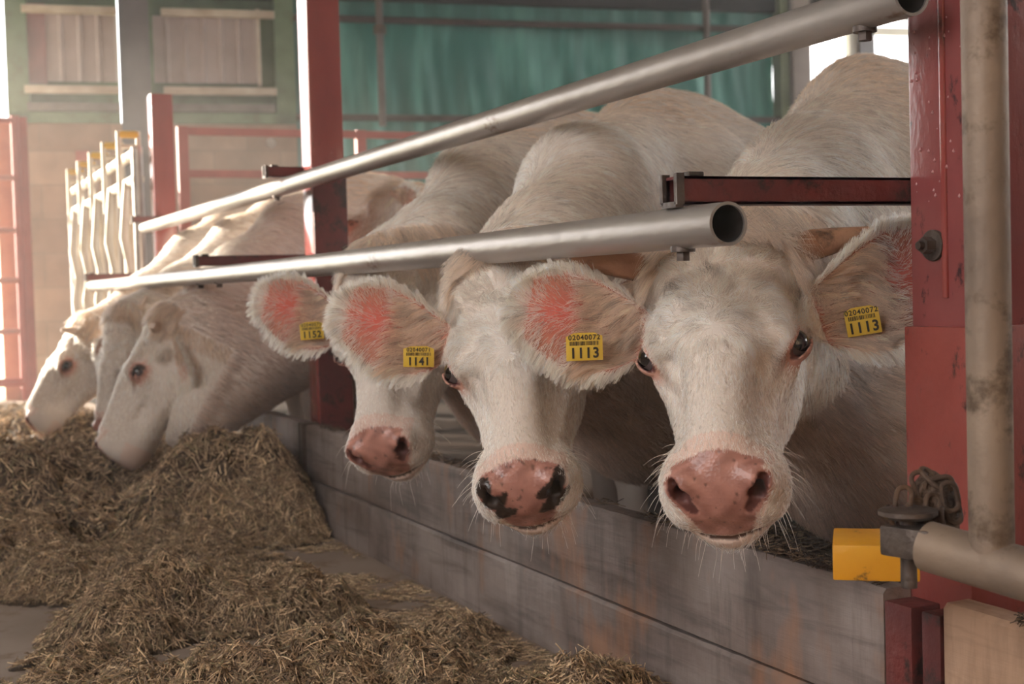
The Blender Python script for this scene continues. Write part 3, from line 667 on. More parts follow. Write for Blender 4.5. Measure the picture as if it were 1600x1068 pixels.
def make_cow(c):
    s = c.get('scale', 1.0); Hm = head_basis(*c['pose']); O = np.array(c['eye'])-Hm@np.array([0, .222, -.062])*s
    Hf = Hm.astype(np.float32); Of = O.astype(np.float32)
    prims, hdir, R = body_prims(c); w = np.array(c['withers'])
    hw = lambda p: O+Hm@(np.array(p)*s)
    nape = hw((0, .03, -.075)); thr = hw((0, .09, -.20))
    chest = w+hdir*.10+np.array([0, 0, -.60]); crest0 = w+hdir*.05+np.array([0, 0, -.13])
    mid = c.get('crest', None)
    chain = [crest0]+([np.array(q, float) for q in mid] if mid is not None else [])+[nape]
    rr = [c.get('cr0', .12)]+list(c.get('cr', [.11]*(len(chain)-2)))+[.068]
    for i in range(len(chain)-1): prims.append(('c', chain[i], chain[i+1], rr[i], rr[i+1], .09))
    tm = c.get('throat', [(thr+chest)/2+np.array([0, 0, -.02])])
    tch = [chest]+[np.array(q, float) for q in tm]+[thr]; tr_ = [.19]+list(c.get('tr', [.12]*len(tm)))+[.085*s]
    for i in range(len(tch)-1): prims.append(('c', tch[i], tch[i+1], tr_[i], tr_[i+1], .12))
    prims.append(('c', w+hdir*.05+np.array([0, 0, -.35]), (nape+thr)/2, .20, .095, .14))
    ears = []
    for sd_, e in zip((1, -1), c['ears']):
        a = norm(CB@np.array(e[0])); nn = CB@np.array(e[1]); nn = norm(nn-a*(nn@a)); wv = np.cross(nn, a)
        ears.append(dict(o=(hw((lambda q: (q[0]*sd_, q[1], q[2]))(c.get('er', (.124, .130, -.100))))).astype(np.float32), m=np.stack([a, wv, nn], 1).astype(np.float32), s=e[2]*s, cup=(e[3] if len(e) > 3 else 1.0), side=sd_))
    def field(P, parts=False):
        P = P.astype(np.float32)
        d = np.full(len(P), 9.0, np.float32)
        for q in prims:
            if q[0] == 'e': dd = f_ell((P-q[1].astype(np.float32))@q[3].astype(np.float32), (0, 0, 0), q[2])
            else: dd = f_cone(P, q[1], q[2], q[3], q[4])
            d = smin(d, dd, q[-1])
        Pl = (P-Of)@Hf/s
        near = (np.abs(Pl[:, 1]-.2) < .55) & (np.abs(Pl[:, 0]) < .45) & (np.abs(Pl[:, 2]+.1) < .45)
        hd = np.full(len(P), 9.0, np.float32)
        if near.any(): hd[near] = head_field(Pl[near], c)*s
        far_ = ~near
        if far_.any(): hd[far_] = np.maximum(f_ell(Pl[far_], (0, .2, -.1), (.12, .32, .16))*s, .06)
        # keep the neck from swelling over the face
        hq = f_ell(Pl, (0, .22, -.09), (.11, .30, .13))
        fk = np.clip((Pl[:, 1]-.10)/.14, 0, 1)*np.clip((.10-hq)/.08, 0, 1)*np.clip((Pl[:, 2]+.23)/.07, 0, 1)
        d = smin(d+fk*.25, hd, .055)
        de = np.full(len(P), 9.0, np.float32)
        for e in ears:
            q = P-e['o']; nr = (q*q).sum(1) < (.34*s)**2
            if nr.any():
                v = ear_field(P[nr], e); de[nr] = np.minimum(de[nr], v)
        d = smin(d, np.minimum(de, 5), .022)
        return d
    alls = np.array([w, hw((0, 0, 0)), hw((0, .5, -.1)), hw((.35, .1, 0)), hw((-.35, .1, 0)), hw((0, .2, -.35)), w-hdir*1.95*c.get('g', 1), w+R[:, 1]*.5, w-R[:, 1]*.5, w-hdir*1.9+R[:, 1]*.5, w-hdir*1.9-R[:, 1]*.5, thr])
    lo = alls.min(0)-.12; hi = alls.max(0)+.12; lo[2] = -.12
    hp = np.array([hw((a, b, z)) for a in (-.13, .13) for b in (-.06, .53) for z in (-.26, .03)]+[hw((.112*e['side'], .06, -.08))+e['m'][:, 0]*.24*s for e in ears]+[ears[0]['o']]).astype(float)
    ax = make_axes(lo, hi, hp.min(0), hp.max(0), c['hf'], c['hc'])
    V, Qd = surface_nets(None, ax, field)
    for _ in range(2):
        dv = field(V); V = (V-grad(field, V)*np.clip(dv, -.01, .01)[:, None]*0.9).astype(np.float32)
    nv = grad(field, V, .0025)
    t = tag(empty('cow', (float(w[0]), float(w[1]), -.05)), c['label'], 'cow', None)
    t['group'] = 'white cattle behind the feed boards'
    T0 = np.array([w[0], w[1], -.05])
    me = bpy.data.meshes.new('body'); me.vertices.add(len(V)); me.vertices.foreach_set('co', (V-T0).astype(np.float32).ravel())
    me.loops.add(len(Qd)*4); me.loops.foreach_set('vertex_index', Qd.astype(np.int32).ravel()); me.polygons.add(len(Qd))
    me.polygons.foreach_set('loop_start', np.arange(0, len(Qd)*4, 4, dtype=np.int32)); me.update(calc_edges=True); me.validate()
    me.polygons.foreach_set('use_smooth', np.ones(len(me.polygons), bool))
    body = bpy.data.objects.new('body', me); COL.objects.link(body); body.parent = t; me.materials.append(M['skin'])
    # ---- colours that belong to the animal: cream hide, pink muzzle, pink ears and eyelids
    def local(P): return (P-O)@Hm/s
    def earinfo(P):
        best = np.full(len(P), 9.0); val = np.zeros((len(P), 3))
        for e in ears:
            q = (P-e['o'])@e['m']/e['s']; dd = ear_field(P.astype(np.float32), e); k = (dd < .012*s) & (q[:, 0] > .012)
            q[:, 1] *= e['side']; val[k] = q[k]; best[k] = 0
        return best < 1, val
    cream = lc(c.get('skin', (216, 203, 192))); tan = lc((196, 160, 124))
    def masks(P, nrm):
        p = local(P); ax_ = np.abs(p[:, 0])
        hwid = np.interp(p[:, 2], [-.15, -.12, -.09, -.055, -.03, .0], [.032, .038, .046, .066, .066, .050])
        pad = (p[:, 1] > .455+1.6*ax_**2*(p[:, 2] > -.05)) & (ax_ < hwid) & (p[:, 2] > -.129-0.7*ax_**2)
        pad |= (p[:, 1] > .44) & (nostril(mir(p).astype(np.float32)) < .006)
        chin = (p[:, 1] > .44) & (p[:, 2] < -.129) & (p[:, 2] > -.20)
        q = mir(p)-EYE; er = np.sqrt((q[:, 0]/1.0)**2+(q[:, 1]/1.25)**2+(q[:, 2]/1.0)**2)
        eye = er < .030
        ie, ev = earinfo(P)
        inear = ie & (nrm@ears[0]['m'][:, 2]*(p[:, 0] > 0)+nrm@ears[1]['m'][:, 2]*(p[:, 0] <= 0) > .15)
        return p, pad, chin, eye, er, ie, ev, inear
    p, pad, chin, eye, er, ie, ev, inear = masks(V.astype(float), nv)
    col = np.tile(cream, (len(V), 1)); wet = np.zeros(len(V))
    nz = .5+.5*np.sin(p[:, 0]*160+2*np.sin(p[:, 1]*140))*np.sin(p[:, 1]*190+p[:, 2]*150)
    pink = lc(c.get('pink', (182, 130, 116))); pk2 = lc((146, 98, 86))
    pc = pink+(pk2-pink)*nz[:, None]
    spots = (np.sin(p[:, 0]*410+3*np.sin(p[:, 2]*230))*np.sin(p[:, 1]*330+p[:, 2]*370+2*np.sin(p[:, 0]*190)) > (.80 if c.get('mucky') else .93))
    pc[spots] *= .35
    col[pad] = pc[pad]; wet[pad] = 1
    hwd = np.interp(p[:, 2], [-.15, -.12, -.09, -.055, -.03, .0], [.032, .038, .046, .066, .066, .050]); edge = (~pad) & (p[:, 1] > .43) & (p[:, 2] > -.125) & (np.abs(p[:, 0]) < hwd+.012); col[edge] = col[edge]*.5+lc((214, 168, 150))*.5
    col[chin] = lc((218, 194, 180))
    lip = (p[:, 1] > .40) & (np.abs(p[:, 0]) < (.06 if c.get('lash', True) else .0)) & (np.abs(p[:, 2]+.129+0.7*p[:, 0]**2+.10*(p[:, 1]-.45)) < .0035); col[lip] = lc((84, 60, 50))
    nd = nostril(mir(p).astype(np.float32))
    ni = nd < .0015; col[ni] = lc((92, 50, 44)); wet[ni] = .5
    if c.get('mucky'):
        mk = (p[:, 1] > .43) & (nd < .010+.008*np.sin(p[:, 2]*170+p[:, 0]*90)) ; col[mk] = lc((48, 34, 26))
    k = np.clip((.046-er)/.018, 0, 1)[:, None]*(mir(p)[:, 0] > .06)[:, None]; col = col*(1-k)+lc((204, 154, 136))*k
    k2 = (er < .0238) & (mir(p)[:, 0] > .06); col[k2] = lc((96, 56, 50)); wet[k2] = .8
    tearf = f_cone(mir(p).astype(np.float32), (.093, .258, -.055), (.074, .335, -.062), .007, .003); tk = np.clip(1-tearf/.010, 0, 1)[:, None]*.55; col = col*(1-tk)+lc((150, 108, 80))*tk
    redk = .8*np.clip(1.1-np.hypot((ev[:, 0]-.140)/.060, (ev[:, 1]+.004)/.045), 0, 1)[:, None]
    ec = lc((172, 114, 94) if c.get('lash', True) else (200, 168, 148))*(1-redk)+lc(c.get('earred', (196, 84, 72) if c.get('lash', True) else (198, 150, 130)))*redk; col[inear] = ec[inear]
    hoof = (V[:, 2] < .03); col[hoof] = lc((60, 48, 42))
    mud = np.clip((.55-V[:, 2])/.5, 0, 1)[:, None]*(((V[:, 0] > 1.5)[:, None])*.6); col = col*(1-mud)+lc((120, 92, 70))*mud
    a = me.attributes.new('tint', 'FLOAT_COLOR', 'POINT'); a.data.foreach_set('color', np.concatenate([col, np.ones((len(V), 1))], 1).astype(np.float32).ravel())
    a = me.attributes.new('wet', 'FLOAT', 'POINT'); a.data.foreach_set('value', wet.astype(np.float32))
    # ---- hair roots over the part of the coat the camera side can see
    A, B_, C_ = V[Qd[:, 0]], V[Qd[:, 1]], V[Qd[:, 2]]; D_ = V[Qd[:, 3]]
    area = .5*np.linalg.norm(np.cross(C_-A, D_-B_), axis=1); cen = (A+B_+C_+D_)/4; nf = nv[Qd[:, 0]]
    lp = local(cen.astype(float)); vis = ((CAM-cen)*nf).sum(1) > -.12*np.linalg.norm(CAM-cen, axis=1)
    hd = (np.abs(lp[:, 0]) < .36) & (lp[:, 1] > -.10) & (lp[:, 1] < .56) & (np.abs(lp[:, 2]+.1) < .24)
    dist = np.linalg.norm(cen-hw((0, .1, -.1)), axis=1)
    ic_, ecv = earinfo(cen.astype(float)); wt = (1+2.2*(ic_ & (ear_rim(ecv) > .72)))*area*np.where(hd, 1.0, np.clip(1.0-dist*.55, .16, .8)*c.get('bodyhair', .5))*vis*(cen[:, 2] > .3)
    n = c['hairs']; pick = RNG.choice(len(Qd), n, p=wt/wt.sum()); u, v = RNG.random(n)[:, None], RNG.random(n)[:, None]
    Pr = (A[pick]*(1-u)*(1-v)+B_[pick]*u*(1-v)+C_[pick]*u*v+D_[pick]*(1-u)*v).astype(float)
    nr = (nv[Qd[pick, 0]]*(1-u)*(1-v)+nv[Qd[pick, 1]]*u*(1-v)+nv[Qd[pick, 2]]*u*v+nv[Qd[pick, 3]]*(1-u)*v); nr /= np.linalg.norm(nr, axis=1)[:, None]
    p, pad, chin, eye, er, ie, ev, inear = masks(Pr, nr)
    x, y, z = p.T; rnd = RNG.random(n); on_head = (np.abs(x) < .17) & (y > -.03) & (z > -.30) & (y < .56) & ~ie
    on_head &= (y > .02) | (z > -.10)
    # directions in head space
    dl = np.zeros((n, 3)); wy = .248
    rx, ry = x/(.075), (y-wy)
    dl[:, 1] = 1; dl[:, 0] = np.sign(x)*.25*np.clip(np.abs(x)*12, 0, 1)
    up_ = (z > -.10) & (y < wy+.04)
    kk = np.clip((wy+.04-y)/.06, 0, 1)*up_*np.clip((.100-np.abs(x))/.025, 0, 1)
    rad_ = np.stack([x*1.9, (y-wy)*.9, np.zeros(n)], 1); rad_ /= (np.linalg.norm(rad_, axis=1)[:, None]+1e-6)
    dl = dl*(1-kk[:, None])+rad_*kk[:, None]
    tuft = np.clip((.075-y)/.05, 0, 1)*(z > -.11); td = np.stack([np.sign(x-.01)*.35+x*3, np.full(n, .9), np.zeros(n)], 1)
    dl = dl*(1-tuft[:, None])+td*tuft[:, None]
    ck = np.clip((-.10-z)/.06, 0, 1)[:, None]; dl = dl*(1-ck)+np.array([0, .75, -.5])*ck
    Dw = dl@Hm.T
    # body flow: from the neck back and down
    bf = -hdir*1.0+np.array([0, 0, -.55]); Db = np.tile(bf, (n, 1)); topk = np.clip((Pr[:, 2]-(w[2]-.18))/.1, 0, 1)[:, None]; Db = Db*(1-topk*.5)+(-hdir+RT*.15)*topk*.5
    Dw = np.where(on_head[:, None], Dw, Db)
    # ears
    L_ = np.full(n, .016)
    for e, msk in ((ears[0], ie & (x > 0)), (ears[1], ie & (x <= 0))):
        a_, wv, nn = e['m'].T
        ex, ew = ev[:, 0], ev[:, 1]; rim = np.clip(np.abs(ew)/.035, 0, 1.8)*np.sign(ew)*e['side']
        De = a_*.65+wv*(rim*.9)[:, None]+UP*(-.12)
        inn = msk & inear
        Dw[msk] = De[msk]; 
        k3 = inn & (ex < .125) & (ear_rim(ev) < .86) ; Dw[k3] = (a_*.75+wv*(.35*np.sin(ex*60+ew*40))[:, None]+np.array([0, 0, -.30]))[k3]
        edge_ = msk & (ear_rim(ev) > .86) & (ex > .03)
        L_[msk] = .020; L_[edge_] = .027; L_[k3] = .034; L_[inn & (ex >= .125)] = .010
        e_in = inn & (ex > .110) & (ear_rim(ev) < .86); L_[e_in] = .014; L_[edge_] = .027
    L_[on_head] = .011
    fh = on_head & (z > -.075) & (y < .30); L_[fh] = .012+.024*np.clip((.30-y[fh])/.10, 0, 1)
    pf = on_head & (y < .075); L_[pf] = (.034+.030*rnd[pf])*c.get('lock', 1.0)
    mz = on_head & (y > .34); L_[mz] = .007
    jw = on_head & (z < -.15); L_[jw] = .016
    oth = ~on_head & ~ie; dd_ = np.linalg.norm(Pr-(nape+crest0)/2, axis=1)
    L_[oth] = np.clip(.040-dd_[oth]*.02, .020, .036); L_[oth & (topk[:, 0] > .4)] = .034
    L_ *= np.clip((er-.024)/.030, .25, 1); L_ *= s*c.get('hl', 1.0)*(.75+.5*RNG.random(n))
    nrp = (Dw*nr).sum(1)[:, None]; Dt = Dw-nr*nrp; Dt /= (np.linalg.norm(Dt, axis=1)[:, None]+1e-6)
    lift = np.where(ie, .30, np.where(on_head, .09, .14))+.07*RNG.standard_normal(n)
    lift = np.where(pf, .30+.10*rnd, lift)
    lift = np.where(ie & (ear_rim(ev) > .8), .10, lift)
    Dd = Dt+nr*np.clip(lift, .02, .8)[:, None]+.07*RNG.standard_normal((n, 3)); Dd /= np.linalg.norm(Dd, axis=1)[:, None]
    keep = ~pad & (er > .0285) & ~(chin & (rnd > .35)) & (nr[:, 2] > -2)
    keep &= ~((p[:, 1] > .405) & (rnd < .15)) & ~(inear & (ev[:, 0] > .100) & (ear_rim(ev) < .85) & (rnd < .78))
    keep &= ~((y > .40) & (np.abs(z+.129+0.7*x*x+.10*(y-.45)) < .005))
    hc1 = lc(c.get('hair', (249, 241, 233))); hc2 = lc(c.get('hair2', (216, 184, 152))); sp = RNG.random(n)
    big = .5+.5*np.sin(Pr[:, 0]*11+2*np.sin(Pr[:, 2]*9))*np.sin(Pr[:, 1]*13+Pr[:, 2]*7)
    mixk = np.clip(.13*sp+np.where(oth, .30*big+.50*topk[:, 0], .06*big)+np.where(ie & ~inear, .0, 0)+np.where(k_tan(ie, inear, ev), .55, 0)+np.where(pf, .38, 0)+np.where(on_head & (y < .15), .12, 0), 0, 1)[:, None]
    colr = hc1*(1-mixk)+hc2*mixk; tf = f_cone(mir(p).astype(np.float32), (.093, .258, -.055), (.074, .335, -.062), .006, .003); tk = np.clip(1-tf/.010, 0, 1)[:, None]*.6*on_head[:, None]; colr = colr*(1-tk)+lc((160, 116, 86))*tk; lowk = (np.clip((.86-Pr[:, 2])/.3, 0, 1)*oth*.6)[:, None]; colr = colr*(1-lowk)+lc((154, 112, 84))*lowk; rimw = (ie & (ear_rim(ev) > .86))[:, None]; colr = np.where(rimw, lc((246, 236, 224)), colr)  # lowk: lower neck browner, dirty tan plus the head's shade put into the colour
    curl = np.where(ie, .25, np.where(pf, .5, np.where(fh, 1.6, np.where(on_head, .25, .35))))*c.get('curl', 1.0)
    rad = c.get('hr', .00035)*np.where(on_head & (y > .30), .8, 1.0)
    k_ = keep
    if c.get('fur', True):
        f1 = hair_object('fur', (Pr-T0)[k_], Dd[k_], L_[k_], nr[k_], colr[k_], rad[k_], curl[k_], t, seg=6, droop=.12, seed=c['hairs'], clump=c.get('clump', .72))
        # whiskers
        m2 = on_head & (y > .37) & ~pad & ((z < -.085) | (np.abs(x) > .06)) & (rnd < c.get('whisk', .016)); nw = m2.sum()
        if nw:
            dw = nr[m2]*.9+np.array([0, 0, -.5])+Hm[:, 1]*.2+.15*RNG.standard_normal((nw, 3)); dw /= np.linalg.norm(dw, axis=1)[:, None]
            hair_object('whiskers', (Pr-T0)[m2], dw, (.016+.040*RNG.random(nw)**2)*s, np.cross(dw, RT), np.tile(lc((236, 222, 208)), (nw, 1)), np.full(nw, .00040), np.full(nw, .5), t, seg=6, droop=.35, seed=9)
        # lashes
        m3 = (er > .0262) & (er < .032) & (mir(p)[:, 0] > .085) & (y < .215) & (rnd < .28); nw = m3.sum()
        if nw and c.get('lash', True):
            dw = nr[m3]*.8+Hm[:, 1]*.25+.15*RNG.standard_normal((nw, 3)); dw /= np.linalg.norm(dw, axis=1)[:, None]
            hair_object('eyelashes', (Pr-T0)[m3], dw, .018+.01*RNG.random(nw), np.cross(dw, RT), np.tile(lc((232, 214, 196)), (nw, 1)), np.full(nw, .00035), np.full(nw, .3), t, seg=5, droop=.2, seed=10)
    # ---- eyes
    for sd_ in (1, -1):
        ec_ = hw((EYE[0]*sd_, EYE[1], EYE[2])); look = norm(CB@np.array(c['look'])) if c.get('look') else norm(Hm@np.array([sd_*.85, .1, .5]))
        ow = norm(Hm@np.array([sd_*.86, .05, .50])); look = norm(ow*.75+look*.35)
        bm = bmesh.new(); bmesh.ops.create_uvsphere(bm, u_segments=40, v_segments=28, radius=.0218*s); me2 = bpy.data.meshes.new('eye'); bm.to_mesh(me2); bm.free()
        me2.polygons.foreach_set('use_smooth', [True]*len(me2.polygons)); me2.materials.append(m_sclera); me2.materials.append(m_eye)
        for pl in me2.polygons: pl.material_index = 1 if pl.center.normalized().z > .62 else 0
        eo = bpy.data.objects.new('eye', me2); COL.objects.link(eo); eo.parent = t; eo.location = tuple(ec_-T0); eo.rotation_euler = Vector(look).to_track_quat('Z', 'Y').to_euler()
    # ---- horns
    for hdef in c.get('horns', []):
        pts = [np.array(q) for q in hdef['pts']]; base = hw(hdef['base']); P_ = [tuple(base-T0-norm(CB@pts[0])*.02)]+[tuple(base+CB@q*s-T0) for q in pts]
        part('horn', MB().tube(P_, [r*s for r in hdef['r']], 24), hdef.get('mat', m_horn), t)
    # ---- ear tags
    for tg in c.get('tags', []):
        e = ears[tg['ear']]; q = e['o']+e['m']@np.array([tg['at'][0], tg['at'][1], tg['at'][2]])*s
        nn = norm(CB@np.array(tg['n'])); upv = norm(CB@np.array(tg['up'])-nn*((CB@np.array(tg['up']))@nn)); rv = np.cross(upv, nn)
        W_, H_ = tg['wh']; mb = MB(); o_ = q-T0
        mb.box((-W_/2, -H_/2, -.0011), (W_/2, H_/2*.78, .0011), bev=.0005)
        # slight shoulder at the top
        mb.add([(-W_/2, H_/2*.74, -.001), (W_/2, H_/2*.74, -.001), (W_*.28, H_/2, -.001), (-W_*.28, H_/2, -.001), (-W_/2, H_/2*.74, .001), (W_/2, H_/2*.74, .001), (W_*.28, H_/2, .001), (-W_*.28, H_/2, .001)],
               [(0, 3, 2, 1), (4, 5, 6, 7), (0, 1, 5, 4), (1, 2, 6, 5), (2, 3, 7, 6), (3, 0, 4, 7)])
        to = mb.build('ear_tag', m_tag, t)
        to.matrix_parent_inverse = Matrix.Identity(4)
        to.matrix_local = Matrix(((rv[0], upv[0], nn[0], o_[0]), (rv[1], upv[1], nn[1], o_[1]), (rv[2], upv[2], nn[2], o_[2]), (0, 0, 0, 1)))
        def text(body_, size, yy, wfit, nm='tag_number', bold=0.0):
            cu = bpy.data.curves.new(nm, 'FONT'); cu.body = body_; cu.size = size; cu.align_x = 'CENTER'; cu.align_y = 'CENTER'; cu.extrude = .0003; cu.offset = bold; cu.resolution_u = 4
            cu.space_character = 1.15
            o0 = bpy.data.objects.new(nm, cu); COL.objects.link(o0); bpy.context.view_layer.update(); mt_ = bpy.data.meshes.new_from_object(o0); bpy.data.objects.remove(o0)
            o = bpy.data.objects.new(nm, mt_); COL.objects.link(o); o.parent = to; o.location = (0, yy, .0016); mt_.materials.clear(); mt_.materials.append(m_ink); o.scale = (wfit, 1, 1)
        text(tg['num'], H_*.52, -H_*.24, .92, bold=.0007)
        if tg.get('top'): text(tg['top'], H_*.26, H_*.33, .98, 'tag_code', .0002)
        bars = MB(); xx = -W_*.40; rb = random.Random(5)
        while xx < W_*.38:
            ww = rb.choice([.0006, .0011, .0016]); bars.box((xx, H_*.05, .0010), (xx+ww, H_*.20, .0015)); xx += ww+rb.choice([.0006, .0012])
        part('barcode', bars, m_ink, to, smooth=False)
    return t
def k_tan(ie, inear, ev):
    return ie & inear & (ev[:, 0] < .10)

Z_ = (0, 0, 0)
def pt(px, py, D): return CAM+D*(FWD+RT*(px-800)/F_PX-UP*(py-534)/F_PX)
COWS = [
 dict(label='horned white cow with tags 1113, facing the camera beside the near red post', lock=1.5, pose=(4, 42, -5, 16), eye=(1.160, 1.835, .697), withers=(1.97, 2.50, 1.28), dir=(-.90, -.30, 0), cr0=.10,
      crest=[tuple(pt(1262, 285, 2.62)), tuple(pt(1205, 355, 2.36))], cr=[.10, .085], throat=[(1.62, 2.10, .50)], tr=[.15], hf=.0042, hc=.018, hairs=230000,
      ears=[((-.97, .16, .12), (.10, -.06, .98), 1.10), ((.92, .34, .10), (-.38, -.15, .88), 1.26)], look=(-.4, 0, 1),
      horns=[dict(base=(.080, .052, -.045), pts=[(-.04, .002, 0), (-.105, .012, .01), (-.165, .022, .015)], r=[.024, .024, .020, .015]),
             dict(base=(-.072, .040, -.035), pts=[(.05, .002, .01), (.105, .014, 0), (.165, .028, -.01)], r=[.029, .028, .021, .010])],
      tags=[dict(ear=0, at=(.108, .040, .034), n=(.05, -.10, 1), up=(-.04, 1, 0), wh=(.058, .044), num='1113', top='02040072'),
            dict(ear=1, at=(.075, -.036, .026), n=(-.25, -.15, 1), up=(-.18, 1, 0), wh=(.052, .044), num='1113', top='02040072')]),
 dict(label='white cow with tag 1141 and a mud smeared nose, between the other two facing cows', pose=(2, 36, 5, 8), eye=tuple(pt(806, 565, 2.5)), withers=(1.84, 3.20, 1.305), dir=(-.92, -.25, 0), cr0=.10,
      crest=[tuple(pt(912, 292, 3.05)), tuple(pt(850, 385, 2.72))], cr=[.115, .085], throat=[(1.50, 2.70, .55)], tr=[.15], hf=.0050, hc=.02, hairs=170000,
      ears=[((-.95, .25, .10), (.10, -.10, .98), 1.08), ((.93, .22, .0), (-.2, -.2, .9), 1.0)], mucky=True,
      tags=[dict(ear=0, at=(.055, .036, .030), n=(.05, -.10, 1), up=(0, 1, 0), wh=(.056, .038), num='1141', top='02040071')]),
 dict(label='white cow with tag 1152 and a clean pink nose, beside the tall middle post', pose=(2, 30, 2, 22), scale=1.05, eye=tuple(pt(603, 534, 3.26)), withers=(1.86, 3.82, 1.33), dir=(-.95, -.18, 0), cr0=.10,
      crest=[tuple(pt(745, 290, 3.80)), tuple(pt(680, 375, 3.4))], cr=[.105, .08], throat=[(1.50, 3.35, .55)], tr=[.15], hf=.0058, hc=.022, hairs=110000, hr=.00042,
      ears=[((-.93, .28, .10), (.12, -.10, .98), 1.05), ((.93, .22, .0), (-.2, -.2, .9), 1.0)], pink=(196, 140, 124),
      tags=[dict(ear=0, at=(.075, .030, .028), n=(.05, -.10, 1), up=(-.08, 1, 0), wh=(.056, .042), num='1152', top='02040075')]),
 dict(label='grazing white cow in side view with a pale horn bud, muzzle in the hay', pose=(0, 8, -26, 94), eye=tuple(pt(230, 588, 5.15)), withers=(1.79, 5.66, 1.30), dir=(-1, -.05, 0), scale=1.10,
      crest=[(1.50, 5.52, 1.06), (1.22, 5.36, .88)], cr=[.12, .10], throat=[tuple(pt(430, 540, 5.35)), tuple(pt(365, 585, 5.22)), tuple(pt(304, 645, 5.13))], tr=[.165, .145, .115], hf=.0075, hc=.024, hairs=60000, hr=.0006, earred=(190, 150, 130),
      ears=[((.45, -.2, -.85), (.8, .2, -.3), .75), ((.30, -.90, .30), (-.88, .0, .45), .85)], lash=False, er=(.100, .055, -.110),
      horns=[dict(base=(-.080, .070, -.055), pts=[(-.006, .012, .035), (-.012, .018, .066)], r=[.022, .021, .010], mat=m_horn2)]),
 dict(label='white cow whose face shows just behind the grazing side-view cow', pose=(0, 12, -8, 45), eye=tuple(pt(188, 570, 5.75)), withers=(1.76, 6.50, 1.28), dir=(-1, 0, 0), scale=1.0,
      crest=[(1.45, 6.30, 1.02), (1.15, 6.05, .82)], cr=[.12, .10], throat=[(1.45, 6.2, .58)], tr=[.15], hf=.009, hc=.028, hairs=25000, hr=.0008,
      ears=[((-.5, -.6, .1), (.3, -.2, .9), .8), ((.6, -.6, .1), (-.2, -.2, .9), .85)], lash=False, er=(.100, .055, -.110),
      horns=[dict(base=(-.060, .020, -.045), pts=[(.02, .03, .0), (.05, .08, 0)], r=[.016, .015, .006], mat=m_horn2), dict(base=(.060, .020, -.045), pts=[(.0, .03, .0), (.03, .08, 0)], r=[.016, .015, .006], mat=m_horn2)]),
 dict(label='farthest white cow at the left with its nose in sunlit hay', pose=(0, 14, -28, 76), eye=tuple(pt(104, 575, 6.5)), withers=(1.72, 7.40, 1.28), dir=(-1, 0, 0), scale=1.08,
      crest=[(1.42, 7.20, 1.00), (1.15, 7.0, .80)], cr=[.12, .10], throat=[(1.4, 7.1, .56)], tr=[.15], hf=.010, hc=.03, hairs=25000, hr=.0009,
      ears=[((.4, -.8, -.1), (.8, .2, -.3), .85), ((.30, -.75, .35), (.75, .10, .3), .9)], lash=False, er=(.100, .055, -.110),
      horns=[dict(base=(-.062, .045, -.050), pts=[(-.03, -.005, .03), (-.09, .0, .055)], r=[.020, .020, .008], mat=m_horn2)]),
 dict(label='white cow in the pen behind the rails, only its curly head and rounded ear showing', pose=(0, 18, -42, 138), eye=tuple(pt(572, 388, 5.3)), withers=(2.35, 4.85, 1.12), dir=(-1, .05, 0), scale=1.1,
      throat=[(2.05, 4.8, .75)], tr=[.14], hf=.009, hc=.028, hairs=25000, hr=.0008, g=.9, hl=1.5, curl=2.0,
      ears=[((-.45, .75, -.3), (-.6, .0, .6), .8), ((.5, -.2, .7), (-.2, -.2, .9), .8)], lash=False, er=(.100, .055, -.110)),
]
for c_ in COWS: make_cow(c_)
#COWS_END
# dusty haze hanging in the barn air
vm = bpy.data.materials.new('dusty_air'); vm.use_nodes = True; _vn = vm.node_tree.nodes; _vn.remove(_vn['Principled BSDF'])
_vs = _vn.new('ShaderNodeVolumeScatter'); _vs.inputs['Density'].default_value = .0115; _vs.inputs['Anisotropy'].default_value = .35; _vs.inputs['Color'].default_value = (1.0, .96, .92, 1)
vm.node_tree.links.new(_vs.outputs[0], _vn['Material Output'].inputs['Volume'])
b = MB(); b.box((-3.2, -3.95, -.2), (11.4, 15.4, 4.36)); o = b.build('haze', vm, smooth=False); o['kind'] = 'stuff'; o['label'] = 'thin dusty haze filling the air of the barn'; o.display_type = 'WIRE'

